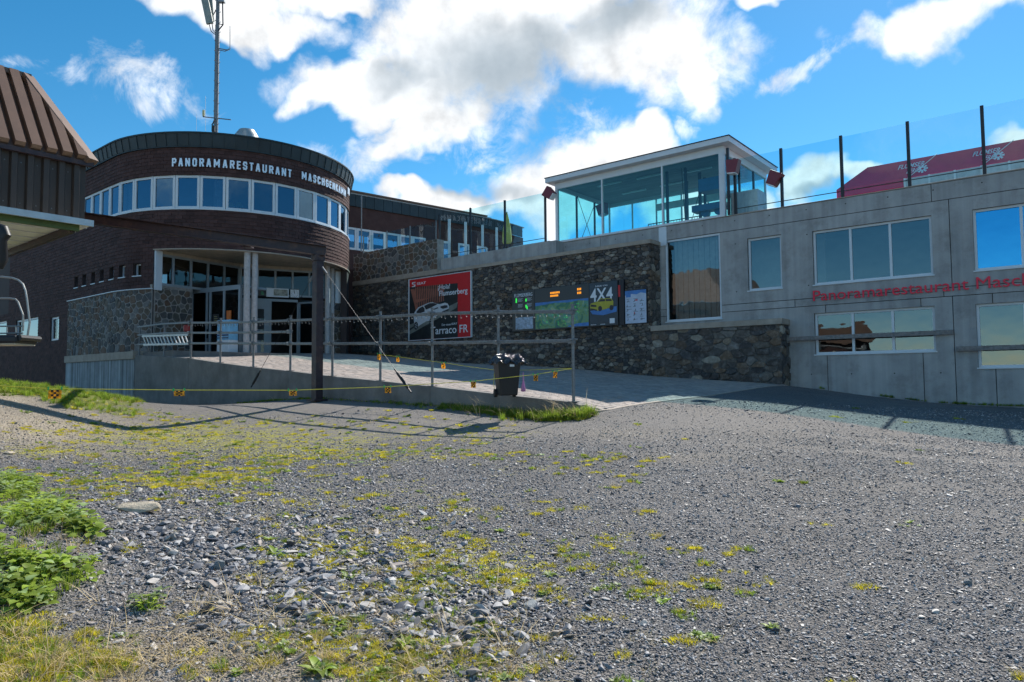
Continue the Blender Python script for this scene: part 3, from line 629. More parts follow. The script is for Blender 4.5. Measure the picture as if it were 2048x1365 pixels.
# ------------------------------------------------------------ glass pavilion
def pavilion():
    c = C_CONC; sa = on(c, 1111, 480)[0]; sb = on(c, 1450, 430)[0]; zb = ZP + .03; zt = on(c, 1451, 279)[1]; dp = 4.5
    t = thing('glass_pavilion', 'white framed glass pavilion with flat roof standing on the terrace', 'glass pavilion', wp(c + 2, (sa + sb) / 2, zb))
    zr = zt - .2; m = MB(); m.wbox(c - .32, c + dp + .32, sa - .30, sb + .34, zr, zt); m.build('roof', white_frame, t, bevel=.01)
    m = MB(); m.wbox(c - .35, c + dp + .35, sa - .33, sb + .37, zt + .002, zt + .03); m.build('roof_edge', dark_frame, t)
    m = MB(); m.wbox(c + .01, c + .1, sa, sb, zr - .27, zr - .004); m.wbox(c + dp - .1, c + dp, sa, sb, zr - .27, zr - .004); m.wbox(c + .1, c + dp - .1, sb - .1, sb, zr - .27, zr - .005); m.wbox(c + .1, c + dp - .1, sa, sa + .1, zr - .27, zr - .005); m.build('fascia', white_frame, t)
    m = MB()
    for k in range(12):
        m.cur = random.random(); w = (dp - .2) / 12; m.wbox(c + .1 + w * k + .01, c + .1 + w * (k + 1) - .01, sa + .1, sb - .1, zr - .10, zr - .05)
    m.build('ceiling', ceiling_m, t)
    zg = zr - .27
    xs = [sa] + [on(c, x, 440)[0] for x in (1204, 1325)] + [sb]
    P = [sa + .06, *xs[1:3], sb - .1]
    for i, s in enumerate(P):
        w = .06 if i == 0 else (.10 if i == 3 else .03); m = MB(); m.wbox(c + .01, c + .13, s - w, s + w, zb, zg - .002); m.build('post', white_frame, t)
    for i in range(3):
        l = P[i] + (.06 if i == 0 else .03); r_ = P[i + 1] - (.1 if i == 2 else .03); m = MB(); m.face([wp(c + .06, l, zb + .08), wp(c + .06, r_, zb + .08), wp(c + .06, r_, zg), wp(c + .06, l, zg)]); m.build('pane', pav_glass, t)
    m = MB(); m.wbox(c + .0, c + .12, sa + .06, sb - .02, zb + .001, zb + .08); m.build('bottom_rail', white_frame, t)
    # right and left end, back
    for s, nm in ((sb - .05, 1), (sa + .05, 0)):
        cs = [c + .13, c + 1.6, c + 3.1, c + dp - .06]
        for k in range(3):
            m = MB(); m.face([wp(cs[k], s, zb + .08), wp(cs[k + 1], s, zb + .08), wp(cs[k + 1], s, zg), wp(cs[k], s, zg)]); m.build('pane', pav_glass, t)
            m = MB(); m.wbox(cs[k + 1] - .03, cs[k + 1] + .03, s - .04, s + .04, zb, zg - .002); m.build('post', white_frame if k == 2 else dark_frame, t)
    n = 6; w = (sb - sa - .1) / n
    for k in range(n):
        l = sa + .05 + w * k; m = MB(); m.wbox(c + dp - .08, c + dp - .02, l - .03, l + .03, zb, zg - .002); m.build('post', white_frame, t)
        if k in (3,): continue
        m = MB(); m.face([wp(c + dp - .05, l + .03, zb + .05), wp(c + dp - .05, l + w - .03, zb + .05), wp(c + dp - .05, l + w - .03, zg), wp(c + dp - .05, l + .03, zg)]); m.build('pane', pav_glass, t)
    l = sa + .05 + w * 3; m = MB(); m.wbox(c + dp - .12, c + dp, l - w, l + 2 * w, zg - .55, zg - .25); m.build('door_header', white_frame, t)
    # inner lift shaft frame with machine, strip lights, braces
    for (ds, dc) in ((4.9, .8), (5.7, .8), (4.9, 2.6), (5.7, 2.6)):
        m = MB(); m.wbox(c + dc, c + dc + .09, sa + ds, sa + ds + .09, zb, zg); m.build('shaft_post', dark_frame, t)
    m = MB(); m.wbox(c + 1.0, c + 1.6, sa + 6.2, sa + 7.1, zb + 1.35, zb + 1.85); m.wbox(c + 1.0, c + 1.5, sa + 5.9, sa + 7.2, zb + .6, zb + .85); m.tube([wp(c + 1.2, sa + 6.35, zb + .55), wp(c + 1.4, sa + 6.35, zb + .55)], .16, 14); m.tube([wp(c + 1.2, sa + 6.9, zb + .55), wp(c + 1.4, sa + 6.9, zb + .55)], .16, 14); m.build('lift_machine', blue_m, t)
    m = MB(); m.wbox(c + 1.2, c + 1.3, sa + 6.1, sa + 6.2, zb, zb + 2.2); m.wbox(c + 1.2, c + 1.3, sa + 7.1, sa + 7.2, zb, zb + 2.2); m.build('machine_frame', dark_frame, t)
    for (ds, dc) in ((1.4, 1.2), (1.6, 3.), (3.3, 1.3), (3.5, 3.0), (5.2, 1.8), (6.4, 2.9)):
        m = MB(); m.wbox(c + dc, c + dc + .1, sa + ds, sa + ds + 1.2, zr - .16, zr - .105); m.build('strip_light', tube_lamp, t)
    for a, b, e in (((1.6, sa + .1, zb), (3.1, sa + .1, zg), 1), ((3.1, sa + .1, zb), (1.6, sa + .1, zg), 1), ((2.6, sa + 4.95, zb), (2.6, sa + 5.7, zg), 1), ((.8, sa + 5.6, zg), (2.6, sa + 4.9, zb), 1)):
        m = MB(); m.tube([wp(c + a[0], a[1], a[2]), wp(c + b[0], b[1], b[2])], .014, 6); m.build('brace', dark_frame, t)
    # balustrade inside behind the door
    tb = thing('balustrade', 'thin steel balustrade seen through the pavilion glass', 'balustrade', wp(c + 3.6, sa + 4, zb)); z = zb + 1.0; cc = c + 3.4
    m = MB(); m.tube([wp(cc, sa + 2.7, z), wp(cc, sa + 5.6, z)], .022); m.build('handrail', dark_frame, tb)
    m = MB(); m.tube([wp(cc, sa + 2.7, zb + .12), wp(cc, sa + 5.6, zb + .12)], .015); m.build('lower_rail', dark_frame, tb)
    for k in range(22): m = MB(); s = sa + 2.7 + k * 2.9 / 21; m.tube([wp(cc, s, zb + .001), wp(cc, s, z)], .009 if k % 7 else .02, 5, False); m.build('baluster', dark_frame, tb)
    # support block below the middle post
    return sa, sb, zb, zg, zt
KSA, KSB, KZB, KZG, KZT = pavilion()
m = MB(); s_ = on(C_CONC, 1326, 460)[0]; m.wbox(C_CONC - .05, C_CONC - .004, s_ - .16, s_ + .16, ZP - .75, ZP - .02); tag(m.build('connector_plate', white_frame, None), 'pale grey steel plate on the concrete under the middle pavilion post', 'steel plate')

def lamp(px, py, c, tilt, label, par_px=None):
    p = wp(c, *on(c, px, py)); t = thing('floodlight', label, 'floodlight', p, 'dark red lamp housings on the terrace glass posts')
    a = UV * math.cos(tilt) + ZV * math.sin(tilt); b = -UV * math.sin(tilt) + ZV * math.cos(tilt); n_ = -NV
    q = []
    for sg, h in ((-1, .17), (1, .24)):
        for x, y in ((-h, -1), (h, -1), (h, 1), (-h, 1)): q.append(p + b * (sg * .24) + a * x + n_ * (y * .16))
    m = MB(); m.hexa([q[0], q[1], q[2], q[3], q[4], q[5], q[6], q[7]]); m.build('housing', lampred, t, bevel=.012)
    m = MB(); m.box(p - b * .255, (.3, .3, .03), (a, n_, b)); m.build('lens', white_m, t)
    m = MB(); m.tube([p - n_ * .1, p - n_ * .3 - a * .1], .02); m.build('bracket', dark_frame, t)
# ------------------------------------------------------------ glass railings
def glass_rail(name_label, c, s_list, z0, z1, post_w=.09, mat=None, base=True):
    t = thing('glass_railing', name_label, 'glass railing', wp(c, s_list[0], z0))
    for s in s_list:
        m = MB(); m.wbox(c - post_w * .5, c + post_w * .5, s - post_w / 2, s + post_w / 2, z0, z1); m.build('post', mat or dark_frame, t)
    for a, b in zip(s_list, s_list[1:]):
        m = MB(); l, r_ = a + post_w / 2 + .01, b - post_w / 2 - .01; m.face([wp(c, l, z0 + .06), wp(c, r_, z0 + .06), wp(c, r_, z1 - .05), wp(c, l, z1 - .05)]); m.build('pane', rail_glass, t)
        if base: m = MB(); m.wbox(c - .03, c - .01, l, r_, z0 + .22, z0 + .245); m.build('bottom_rail', dark_frame, t)
    return t
cg = C_CONC + .15; z1 = on(cg, 1564, 297)[1]
sp = [on(cg, x, 380)[0] for x in (1564, 1685, 1820, 1971)]; stp = sp[3] - sp[2]; sp = [KSB + .35] + sp + [sp[3] + stp, sp[3] + 2 * stp]
glass_rail('tall clear glass windbreak with dark posts along the parapet above the red lettering', cg, sp, ZP + .03, z1)
cg = C_CONC - .25; sp = [on(cg, x, 460)[0] for x in (879, 941, 1010, 1091)]
zc = on(cg, 1000, 502)[1]
t_ = glass_rail('tall glass windbreak with dark posts on the terrace left of the pavilion', cg, sp, zc, on(cg, 1010, 401)[1], .08)
cg = C_STONE + .2; sp = [on(cg, x, 480)[0] for x in (727, 774, 820, 872)]; glass_rail('low glass windbreak with bird stickers on the field stone parapet', cg, sp, zPar - .02, on(cg, 822, 452)[1], .05, galv, False)
lamp(1099, 388, C_CONC - .15, R(50), 'dark red floodlight on the glass post left of the pavilion')
lamp(1466, 334, C_CONC - .25, R(-6), 'dark red floodlight on the front right corner of the pavilion')
lamp(1549, 358, C_CONC + .1, R(-28), 'dark red floodlight tilted on the first glass post right of the pavilion')
lamp(1205, 420, C_CONC + 1.4, R(10), 'dark red floodlight seen through the pavilion glass')
m = MB(); s_ = on(C_CONC - .08, 1457, 380)[0]; m.wbox(C_CONC - .12, C_CONC - .04, s_ - .045, s_ + .045, ZP + .03, KZG + .1); tag(m.build('dark_post', dark_frame, None), 'dark steel post against the front right corner of the pavilion', 'post')
# stickers of birds
for k, (x, y) in enumerate([(738, 483), (758, 472), (787, 482), (812, 470), (829, 454), (843, 465), (848, 450), (865, 448)]):
    cg = C_STONE + .19; s, z = on(cg, x, y); z = max(z, zPar + .1); m = MB(); r_ = random.uniform(0, 6)
    pts = [(.02, .02), (.16, .06), (.03, -.01), (.05, -.10), (0, -.05), (-.05, -.11), (-.03, 0), (-.15, .05), (-.02, .03), (0, .09)]
    m.face([wp(cg, s + math.cos(r_) * a - math.sin(r_) * b, z + math.sin(r_) * a + math.cos(r_) * b) for a, b in pts]); tag(m.build('bird_sticker', print_blk, None), '%s black bird shaped sticker on the low glass windbreak' % ('first (leftmost)', 'second', 'third', 'fourth', 'fifth', 'sixth', 'seventh', 'eighth (rightmost)')[k], 'sticker', 'bird stickers on the glass')
# coping block of the terrace edge left of the pavilion
m = MB(); c = C_STONE + .25; a = on(c, 876, 520)[0]; b = on(c, 1112, 500)[0]; m.wbox(c, C_CONC + .2, a, b, zT + .17, zc - .003); tag(m.build('terrace_edge', concrete, None, bevel=.01), 'pale concrete terrace edge band above the stone wall left of the pavilion', 'concrete kerb')
# cabinet behind the glass, table, folded umbrella
t = thing('metal_cabinet', 'grey ribbed metal cabinet on the terrace right of the pavilion corner', 'cabinet', wp(C_CONC + .9, KSB + .6, ZP)); c = C_CONC + .8
sa, za = on(c, 1462, 430); sb = on(c, 1516, 420)[0]; zt_ = on(c, 1490, 382)[1]
m = MB(); m.wbox(c, c + .8, sa, sb, ZP, zt_); m.build('cabinet_body', grey_box, t)
for k in range(8): m = MB(); s = sa + (sb - sa) * (k + .5) / 8; m.wbox(c - .02, c - .002, s - .025, s + .025, ZP + .1, zt_ - .06); m.build('rib', grey_box, t)
t = thing('folded_parasol', 'folded pale yellow parasol standing on the terrace behind the glass', 'parasol', at(1014, 492, 37)); p = at(1014, 490, 37); tp = at(1014, 425, 37)
m = MB(); m.tube([p, tp], .03); m.build('pole', galv, t)
m = MB(); H_ = tp.z - p.z; m.tube([p + ZV * (H_ * f_) for f_ in (.03, .1, .3, .55, .8, .95, 1.02)], [.2, .26, .25, .2, .12, .05, .01], 9); m.build('cloth', umb_m, t)
for (x, y, d, lab) in ((905, 520, 36.2, 'small wooden table top showing behind the terrace glass by the white window'), (1068, 492, 33, 'long brown planter bench behind the glass left of the pavilion')):
    p = at(x, y, d); t = thing('terrace_table', lab, 'table', p); w = 1.2 if x < 1000 else 2.4
    m = MB(); m.box(p + ZV * (.0), (w, .8, .06), (UV, NV, ZV)); m.build('table_top', pm('table_wood', (.35, .16, .07), .6) if x < 1000 else grey_box, t)
    for a, b in ((-1, -1), (1, -1), (1, 1), (-1, 1)):
        m = MB(); q = p + UV * (a * w * .42) + NV * (b * .3); m.bar(q - ZV * .035, q - ZV * .75, .05); m.build('leg', dark_frame, t)

# ------------------------------------------------------------ red tent on the terrace
def tent():
    c = C_CONC + 3.5; L0 = on(c, 1690, 380)[0]; R0 = on(c, 2048, 300)[0] + 7; zr = on(c, 1895, 318)[1]; ze = on(c, 1895, 352)[1]
    hip = on(c, 1745, 345)[0]
    t = thing('marquee_tent', 'long dark red marquee tent with white lettering behind the glass windbreak', 'tent', wp(c, L0, ze))
    m = MB(); m.face([wp(c - 1.2, L0, ze - .15), wp(c - 1.2, R0, ze - .15), wp(c - .75, R0, zr), wp(c - .75, hip, zr)]); m.face([wp(c - 1.2, L0, ze - .15), wp(c - .75, hip, zr), wp(c + 3.2, L0, ze - .15)]); m.face([wp(c - .75, hip, zr), wp(c - .75, R0, zr), wp(c + 3.2, R0, ze - .15), wp(c + 3.2, L0, ze - .15)])
    m.build('roof', tent_red, t)
    m = MB(); m.face([wp(c - 1.19, L0, ze - .15), wp(c - 1.19, L0, ZP - .2), wp(c - 1.19, L0 + 2.2, ZP - .2), wp(c - 1.19, L0 + 2.2, ze - .15)]); m.build('side_curtain', tent_red, t)
    n = 14
    for k in range(n):
        a = L0 + 2.2 + (R0 - L0 - 2.2) * k / n; b = L0 + 2.2 + (R0 - L0 - 2.2) * (k + 1) / n
        m = MB(); m.wbox(c - 1.2, c - 1.17, a + .03, b - .03, ZP - .2, ze - .16); m.build('wall_panel', tent_white, t)
        m = MB(); m.wbox(c - 1.24, c - 1.16, a - .03, a + .03, ZP - .2, ze - .152); m.build('tent_post', white_m, t)
    def fr(x, y, o): f_ = (y - (ze - .15)) / (zr - ze + .15); return wp(c - 1.2 + .45 * f_ - .03, x, y)
    for xa, xb, y1, y2 in ((1800, 1852, 0, 0), (1949, 2003, 0, 0)):
        a = on(c - .6, xa, 340)[0]; b = on(c - .6, xb, 330)[0]; h = (zr - ze)
        m = MB(); text_on(m, 'FLUMSER', fr, a, b, ze + h * .42, ze + h * .72, .01, 0, .25); text_on(m, 'BERG', fr, a + (b - a) * .35, a + (b - a) * .78, ze + h * .05, ze + h * .33, .01, 0, .25)
        q = (a + (b - a) * .95, ze + h * .2)
        for k in range(8): an = k * math.pi / 4; m.face([fr(q[0] + math.cos(an) * r_ + math.sin(an) * w_, q[1] + math.sin(an) * r_ - math.cos(an) * w_, 0) for r_, w_ in ((.04, -.025), (.04, .025), (.16, .035), (.16, -.035))])
        m.build('white_lettering', print_white, t)
    for xa in (1852, 2003):
        a = on(c - .6, xa, 340)[0]; m = MB(); m.bar(wp(c - 1.3, a - .55, ze - .25), wp(c - .72, a + .35, zr + .03), .07, .02); m.build('strap', white_m, t)
tent()

# ------------------------------------------------------------ round brown restaurant building
def round_building():
    t = thing('round_restaurant', 'round ended brown shingled restaurant with white lettering and dark metal cornice on the left', 'building', CC + ZV * 2.8)
    zr = EYE + HC + .15; zc0 = drum(363, 293)[1]; zh = drum(423, 351.5)[1]; zs = drum(423, 419)[1]; zso = drum(505, 502.5)[1]
    sEnd = math.pi * RB + 8; s_open = drum(307, 540)[0]; s_jr = drum(690, 560)[0]
    sw_l = drum(137, 640)[0]; zst = drum(230, 585)[1]; s0 = -26.
    # glazed band
    lefts = [174.5, 190, 206, 224, 244, 268, 304.5, 347.5, 399, 451, 503.5, 552, 597, 631, 659, 680]
    sw = [drum(x, 400)[0] for x in lefts[6:]]; d_ = sw[3] - sw[2]
    edges = [sw[2] + d_ * k for k in range(-26, 14)]
    holes = [(edges[0], edges[-1], zs, zh)]
    slots = []
    for x0, x1, y in ((150, 156, 565), (166, 172.5, 562), (183, 191, 558), (200, 209, 554), (219, 228.5, 549), (239, 250, 544), (264, 285.5, 540)):
        a = drum(x0, y)[0]; b = drum(x1, y)[0]; zt_ = drum((x0 + x1) / 2, 530 if x0 > 260 else 536 + (264 - x0) * .15)[1]
        slots.append([a, b])
    za = drum(245, 531)[1]; zb = drum(245, 555)[1]; w_ = .45
    slots = [(a + (b - a) / 2 - w_ / 2, a + (b - a) / 2 + w_ / 2, zb, za) for a, b in slots]
    lw = []
    for xa, xb, ya, yb in ((102, 119, 636, 682), (33, 77, 642, 690), (-40, 14, 652, 692)):
        a, z1_ = drum(xa, ya); b = drum(xb, ya)[0]; lw.append((a, b, drum(xa, yb)[1], z1_))
    holes += slots + lw
    fn = lambda s, z, o: path(s, o) + ZV * z
    core = MB(); wall_cells(core, fn, s0, s_open, .2, zr - .1, holes, .3, .4); wall_cells(core, fn, s_open, sEnd, zso, zr - .1, holes, .3, .4); wall_cells(core, fn, s_jr + .4, sEnd, 1.5, zso, [], .3, .4); core.build('wall', brownwall, t)
    sh = MB(); rowh, wd = .155, .31
    def shingles(a0, b0, z0, z1):
        r = 0; z = z0
        while z < z1 - .03:
            zz = min(z + rowh, z1); s = a0 - (r % 2) * wd / 2
            while s < b0:
                a, b = max(s + .006, a0), min(s + wd - .006, b0); s += wd
                if b - a < .03: continue
                if any(h[0] < b - .02 and h[1] > a + .02 and h[2] < zz - .02 and h[3] > z + .02 for h in holes):
                    h = next(h for h in holes if h[0] < b - .02 and h[1] > a + .02 and h[2] < zz - .02 and h[3] > z + .02)
                    if a < h[0] - .03: b = h[0]
                    elif b > h[1] + .03: a = h[1]
                    else: continue
                sh.cur = random.random(); o = random.uniform(.022, .032); zl = z + random.uniform(-.004, .004)
                sh.mesh_faces([fn(a, zl, .001), fn(b, zl, .001), fn(b, zz, .004), fn(a, zz, .004), fn(a, zl, o), fn(b, zl, o), fn(b, zz, .01), fn(a, zz, .01)], [(4, 5, 6, 7), (0, 1, 5, 4), (1, 2, 6, 5), (3, 0, 4, 7), (7, 6, 2, 3)])
            z += rowh; r += 1
    shingles(s_open, math.pi * RB, zso, zs); shingles(-14, math.pi * RB, zh, zc0 + .05); shingles(-14, s_open, zst + .05, zs); shingles(-16, sw_l, .9, zst + .05)
    sh.build('shingle_cladding', shingle, t, kind='stuff')
    # window band
    for a, b in zip(edges, edges[1:]):
        if b < -9 or a > sEnd - 6: continue
        w = window(t, fn, a + .01, b - .01, zs + .02, zh - .005, (), fw_=.10, setb=.08, gl=tower_glass, sill=False)
        k = MB(); fbox(k, fn, a - .02, b - .022, zs - .03, zs + .018, -.05, .05); k.build('sill', white_frame, w)
        if random.random() < .55 and a > -8:
            cu = MB(); l = a + .12 if random.random() < .5 else b - .5
            for q in range(4): fbox(cu, fn, l + q * .1, l + q * .1 + .09, zs + .1, zh - .1, -.36 - .03 * (q % 2), -.33 - .03 * (q % 2))
            cu.build('curtain', curtain_m, w)
    for x, y in ((460, 407), (481, 407)):
        s, z = drum(x, y); p = path(s, -.9) + ZV * (z + .05); l = thing('table_lamp', 'small cream table lamp behind the restaurant band window, %s of the pair' % ('left' if x < 470 else 'right'), 'lamp', p - ZV * .2)
        k = MB(); k.tube([p, p + ZV * .2], [.17, .08], 12); k.build('lamp_shade', umb_m, l); k = MB(); k.tube([p - ZV * .25, p + ZV * .02], .02); k.build('lamp_stem', dark_frame, l)
    for h in slots:
        k = window(t, fn, *h, (), fw_=.05, setb=.2, gl=door_glass, sill=True, name='slot_window')
    for h in lw:
        window(t, fn, *h, (), fw_=.09, setb=.10, gl=door_glass, sill=False, name='lower_window')
    # cornice of upright zinc panels
    n0 = -28; pw = .46
    for k in range(n0, int(sEnd / pw)):
        a, b = k * pw, (k + 1) * pw
        m = MB(); m.cur = random.random()
        V = []
        for s in (a + .012, b - .012):
            V += [fn(s, zc0, .10), fn(s, zr - .06, .20)]
        m.mesh_faces([V[0], V[2], V[3], V[1], fn(a + .012, zc0, .07), fn(b - .012, zc0, .07), fn(b - .012, zr - .06, .16), fn(a + .012, zr - .06, .16)], [(0, 1, 2, 3), (1, 0, 4, 5), (3, 2, 6, 7), (0, 3, 7, 4), (2, 1, 5, 6)]); m.build('cornice_panel', cornice_m, t)
    m = MB(); r_ = MB()
    for k in range(-28, int(sEnd / pw)):
        a = k * pw
        m.bar(fn(a, zc0, .115), fn(a, zr - .06, .215), .03, .025)
        for i in range(1): pass
        b = a + pw; r_.hexa([fn(a, zr - .06, .24), fn(b, zr - .06, .24), fn(b, zr - .06, -.3), fn(a, zr - .06, -.3), fn(a, zr, .24), fn(b, zr, .24), fn(b, zr, -.3), fn(a, zr, -.3)])
        r_.hexa([fn(a, zc0 - .05, .09), fn(b, zc0 - .05, .09), fn(b, zc0 - .05, .0), fn(a, zc0 - .05, .0), fn(a, zc0, .09), fn(b, zc0, .09), fn(b, zc0, 0), fn(a, zc0, 0)])
    m.build('seam_ribs', cornice_m, t); r_.build('roof_edge', cornice_m, t)
    ring = [path(s, 0) for s in np.linspace(s0, sEnd, 90)]
    m = MB(); m.face([p + ZV * (zr - .08) for p in ring]); m.build('roof', roof_m, t)
    # soffit over the entrance and room floor above
    ringf = [path(s, -.02) for s in np.linspace(s_open - 1, sEnd, 60)]
    m = MB(); m.face([p + ZV * (zso + .001) for p in reversed(ringf)]); m.build('soffit', soffit_m, t)
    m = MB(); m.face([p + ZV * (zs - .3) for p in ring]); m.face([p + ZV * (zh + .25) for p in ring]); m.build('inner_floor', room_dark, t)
    rim = MB()
    for a in np.arange(s_open, math.pi * RB - .1, .3):
        b = a + .3; rim.hexa([fn(a, zso - .05, .05), fn(b, zso - .05, .05), fn(b, zso - .05, -.12), fn(a, zso - .05, -.12), fn(a, zso, .05), fn(b, zso, .05), fn(b, zso, -.12), fn(a, zso, -.12)])
    rim.build('soffit_rim', coping_m, t)
    # recessed entrance
    A = path(s_open, -.05); B = at(480, 537, 32.7); Cc = at(684, 549, 34.9); A = Vector((A.x, A.y, 0)); B = Vector((B.x, B.y, 0)); Cc = Vector((Cc.x, Cc.y, 0))
    fl = pz(-11.5, 31) ; zt0 = at(322, 508.7, 29.3).z; zb0 = at(330, 572, 29.4).z
    def seg(P, Q):
        d = (Q - P).normalized(); n = Vector((d.y, -d.x, 0)); return (lambda s, z, o: P + d * s + n * o + ZV * z), (Q - P).length
    f1, l1 = seg(A, B); f2, l2 = seg(B, Cc)
    b = MB(); fbox(b, f1, 0, l1, zt0 + .001, zso, -.2, 0); b.build('beam_wall', soffit_m, t)
    b = MB(); fbox(b, f2, 0, l2, zt0 + .001, zso, -.2, 0); b.build('beam_wall', soffit_m, t)
    window(t, f1, .2, l1, zb0, zt0, [l1 * k / 5 for k in range(1, 5)], fw_=.10, setb=.03, gl=door_glass, sill=False, name='clerestory_window', frame_mat=grey_frame)
    window(t, f2, 0, l2, zb0 + .02, zt0, [l2 * k / 6 for k in range(1, 6)], fw_=.09, setb=.03, gl=door_glass, sill=False, name='clerestory_window', frame_mat=grey_frame)
    b = MB(); fbox(b, f1, -.02, .28, zst - .03, zso - .05, -.25, .12); b.build('white_jamb', white_frame, t)
    b = MB(); fbox(b, f2, l2 - .35, l2 + .1, zb0 - .2, zt0 + .05, -.1, .1); b.build('white_jamb', white_frame, t)
    b = MB(); fbox(b, f1, -.1, l1 * .42, fl - .3, zb0 - .005, -.3, 0); b.build('low_wall', mortar, t)
    pol = voronoi(seeds_for(0, l1 * .42, fl - .1, zb0 - .1, .27, .26, .45, .05), 0.05, l1 * .42, fl - .1, zb0 - .1); lay(t, fieldstone, pol, f1, 1., .02, .004, .03, None, 80)
    # back wall: stone at the right, panels and doors in the middle
    b = MB(); fbox(b, f2, l2 * .78, l2, fl - .3, zb0 - .12, -.3, 0); b.build('low_wall', mortar, t)
    pol = voronoi(seeds_for(l2 * .78, l2, fl - .1, zb0 - .12, .32, .3, .45, .05), l2 * .78, l2, fl - .1, zb0 - .12); lay(t, fieldstone, pol, f2, 1., .018, .01, .05, None, 40)
    def s2(px): 
        best = min(np.linspace(0, l2, 400), key=lambda s: abs(proj(f2(s, 3, 0))[0] - px)); return float(best)
    dt = zb0 - .12; b = MB(); fbox(b, f2, 0, s2(541), fl - .2, dt, -.08, .02); b.build('entrance_panel', grey_frame, t)
    b = MB(); fbox(b, f2, s2(521), s2(527.5), fl + .2, fl + 1.9, .021, .03); b.build('notice_window', door_glass, t)
    for k in range(3):
        b = MB(); fbox(b, f2, s2(513), s2(527), fl + .75 + k * .52, fl + 1.2 + k * .52, .022, .035); b.build('dark_pane', room_dark, t)
    b = MB(); fbox(b, f2, s2(541), s2(594), dt - .12, dt, -.08, .04); fbox(b, f2, s2(593), s2(597), fl - .1, dt - .12, -.08, .04); fbox(b, f2, s2(539), s2(542), fl - .1, dt - .12, -.08, .04); b.build('door_frame', grey_frame, t)
    f3, l3 = seg(f2(s2(597), 0, .03), f2(s2(597), 0, .03) + (f2(1, 0, 0) - f2(0, 0, 0)) * .75 + (f2(0, 0, 1) - f2(0, 0, 0)) * .9)
    dr = window(t, f3, 0, l3, fl + .02, dt - .12, (), fw_=.09, setb=.0, gl=door_glass, sill=False, name='open_door', frame_mat=grey_frame)
    b = MB(); fbox(b, f3, l3 - .16, l3 - .1, fl + .95, fl + 1.35, .02, .07); b.build('handle', galv, dr)
    b = MB(); fbox(b, f2, s2(600), l2 * .78, fl - .2, dt, -.08, -.02); b.build('entrance_panel', room_dark, t)
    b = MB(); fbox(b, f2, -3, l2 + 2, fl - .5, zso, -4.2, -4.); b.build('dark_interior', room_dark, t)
    # glazed vestibule
    V0 = at(384, 584, 31.2); V1 = at(482, 573.5, 29.7); zv = V0.z; V0 = Vector((V0.x, V0.y, 0)); V1 = Vector((V1.x, V1.y, 0)); f4, l4 = seg(V0, V1)
    vb = window(t, f4, 0, l4, fl + .02, zv, [l4 * .33, l4 * .40, l4 * .68], fw_=.1, setb=.0, gl=door_glass, sill=False, name='vestibule_front', frame_mat=grey_frame)
    f5, l5 = seg(V1, B + (Cc - B).normalized() * .4); window(t, f5, 0.05, l5, fl + .02, zv, [l5 * .5], fw_=.08, setb=0, gl=door_glass, sill=False, name='vestibule_side', frame_mat=grey_frame)
    b = MB(); fbox(b, f4, 0, l4, zv + .002, zv + .1, -1.4, .04); b.build('vestibule_roof', grey_frame, t)
    b = MB(); fbox(b, f4, l4 * .36, l4 * .375, fl + .7, fl + 1.1, .05, .1); b.build('handle', dark_frame, vb)
    def f4s(px): return float(min(np.linspace(-.5, l4 + .6, 300), key=lambda s: abs(proj(f4(s, 3, 0))[0] - px)))
    pst = thing('notice_poster', 'black notice poster with pale lettering on the vestibule glass', 'poster', f4(f4s(428), fl + 1.3, .05))
    b = MB(); fbox(b, f4, f4s(426), f4s(439), fl + 1.25, fl + 1.75, .035, .05); b.build('board', print_blk, pst); b = MB(); 
    for k in range(4): fbox(b, f4, f4s(429), f4s(436 - k % 2), fl + 1.35 + k * .09, fl + 1.38 + k * .09, .0505, .053)
    b.build('lettering', pm('notice_gold', (.3, .27, .12), .6), pst)
    ib = thing('vending_box', 'pale blue and white ice cream chest standing at the vestibule beside the columns', 'freezer', f4(f4s(470), fl, .3))
    b = MB(); fbox(b, f4, f4s(457), f4s(481), fl + .02, fl + .55, .12, .6); b.build('cabinet_body', white_m, ib, bevel=.02)
    b = MB(); fbox(b, f4, f4s(457), f4s(481), fl + .55, fl + 1.4, .13, .59); b.build('display_front', pm('ice_blue', (.22, .5, .72), .35, var=.25, vs=3), ib, bevel=.02)
    b = MB(); fbox(b, f4, f4s(457), f4s(480), fl + .62, fl + .66, .6, .615); fbox(b, f4, f4s(457), f4s(480), fl + .72, fl + .78, .6, .615); b.build('stripe', pm('navy_stripe', (.02, .06, .16), .4), ib)
    og = MB(); fbox(og, f4, f4s(455.5), f4s(463.5), fl + 1.0, fl + 1.85, .05, .09); tag(og.build('orange_sign', print_orange, None), 'narrow orange sign on the vestibule glass above the ice cream chest', 'sign')
    # columns
    for x, dd in ((492, 29.6), (507.5, 29.8), (654, 33.6), (663, 34.2)):
        p = at(x, 714, dd); b = MB(); zf = pz(p.x, p.y); b.tube([Vector((p.x, p.y, zf - .1)), Vector((p.x, p.y, zso))], .13 if x < 600 else .12, 20); b.build('column', col_m, t, smooth=True)
    # signs above the door
    zt_ = zb0 + .02
    sg = thing('direction_sign', 'white sign with arrow and picture above the open entrance door', 'sign', f2(s2(550), zb0, .1))
    b = MB(); fbox(b, f2, s2(530.5), s2(575), zb0 - .04, zb0 + .38, .06, .16); b.build('board', print_white, sg)
    b = MB(); fbox(b, f2, s2(545), s2(573), zb0 + .03, zb0 + .33, .161, .166); b.build('picture', pm('sign_photo', (.3, .3, .26), .5, var=.8, vs=6), sg)
    b = MB(); q = [f2(s2(x), zb0 + y, .164) for x, y in ((538, .0), (544, .17), (538, .34), (549, .34), (549, 0))]; b.face(q); b.build('arrow', print_white, sg)
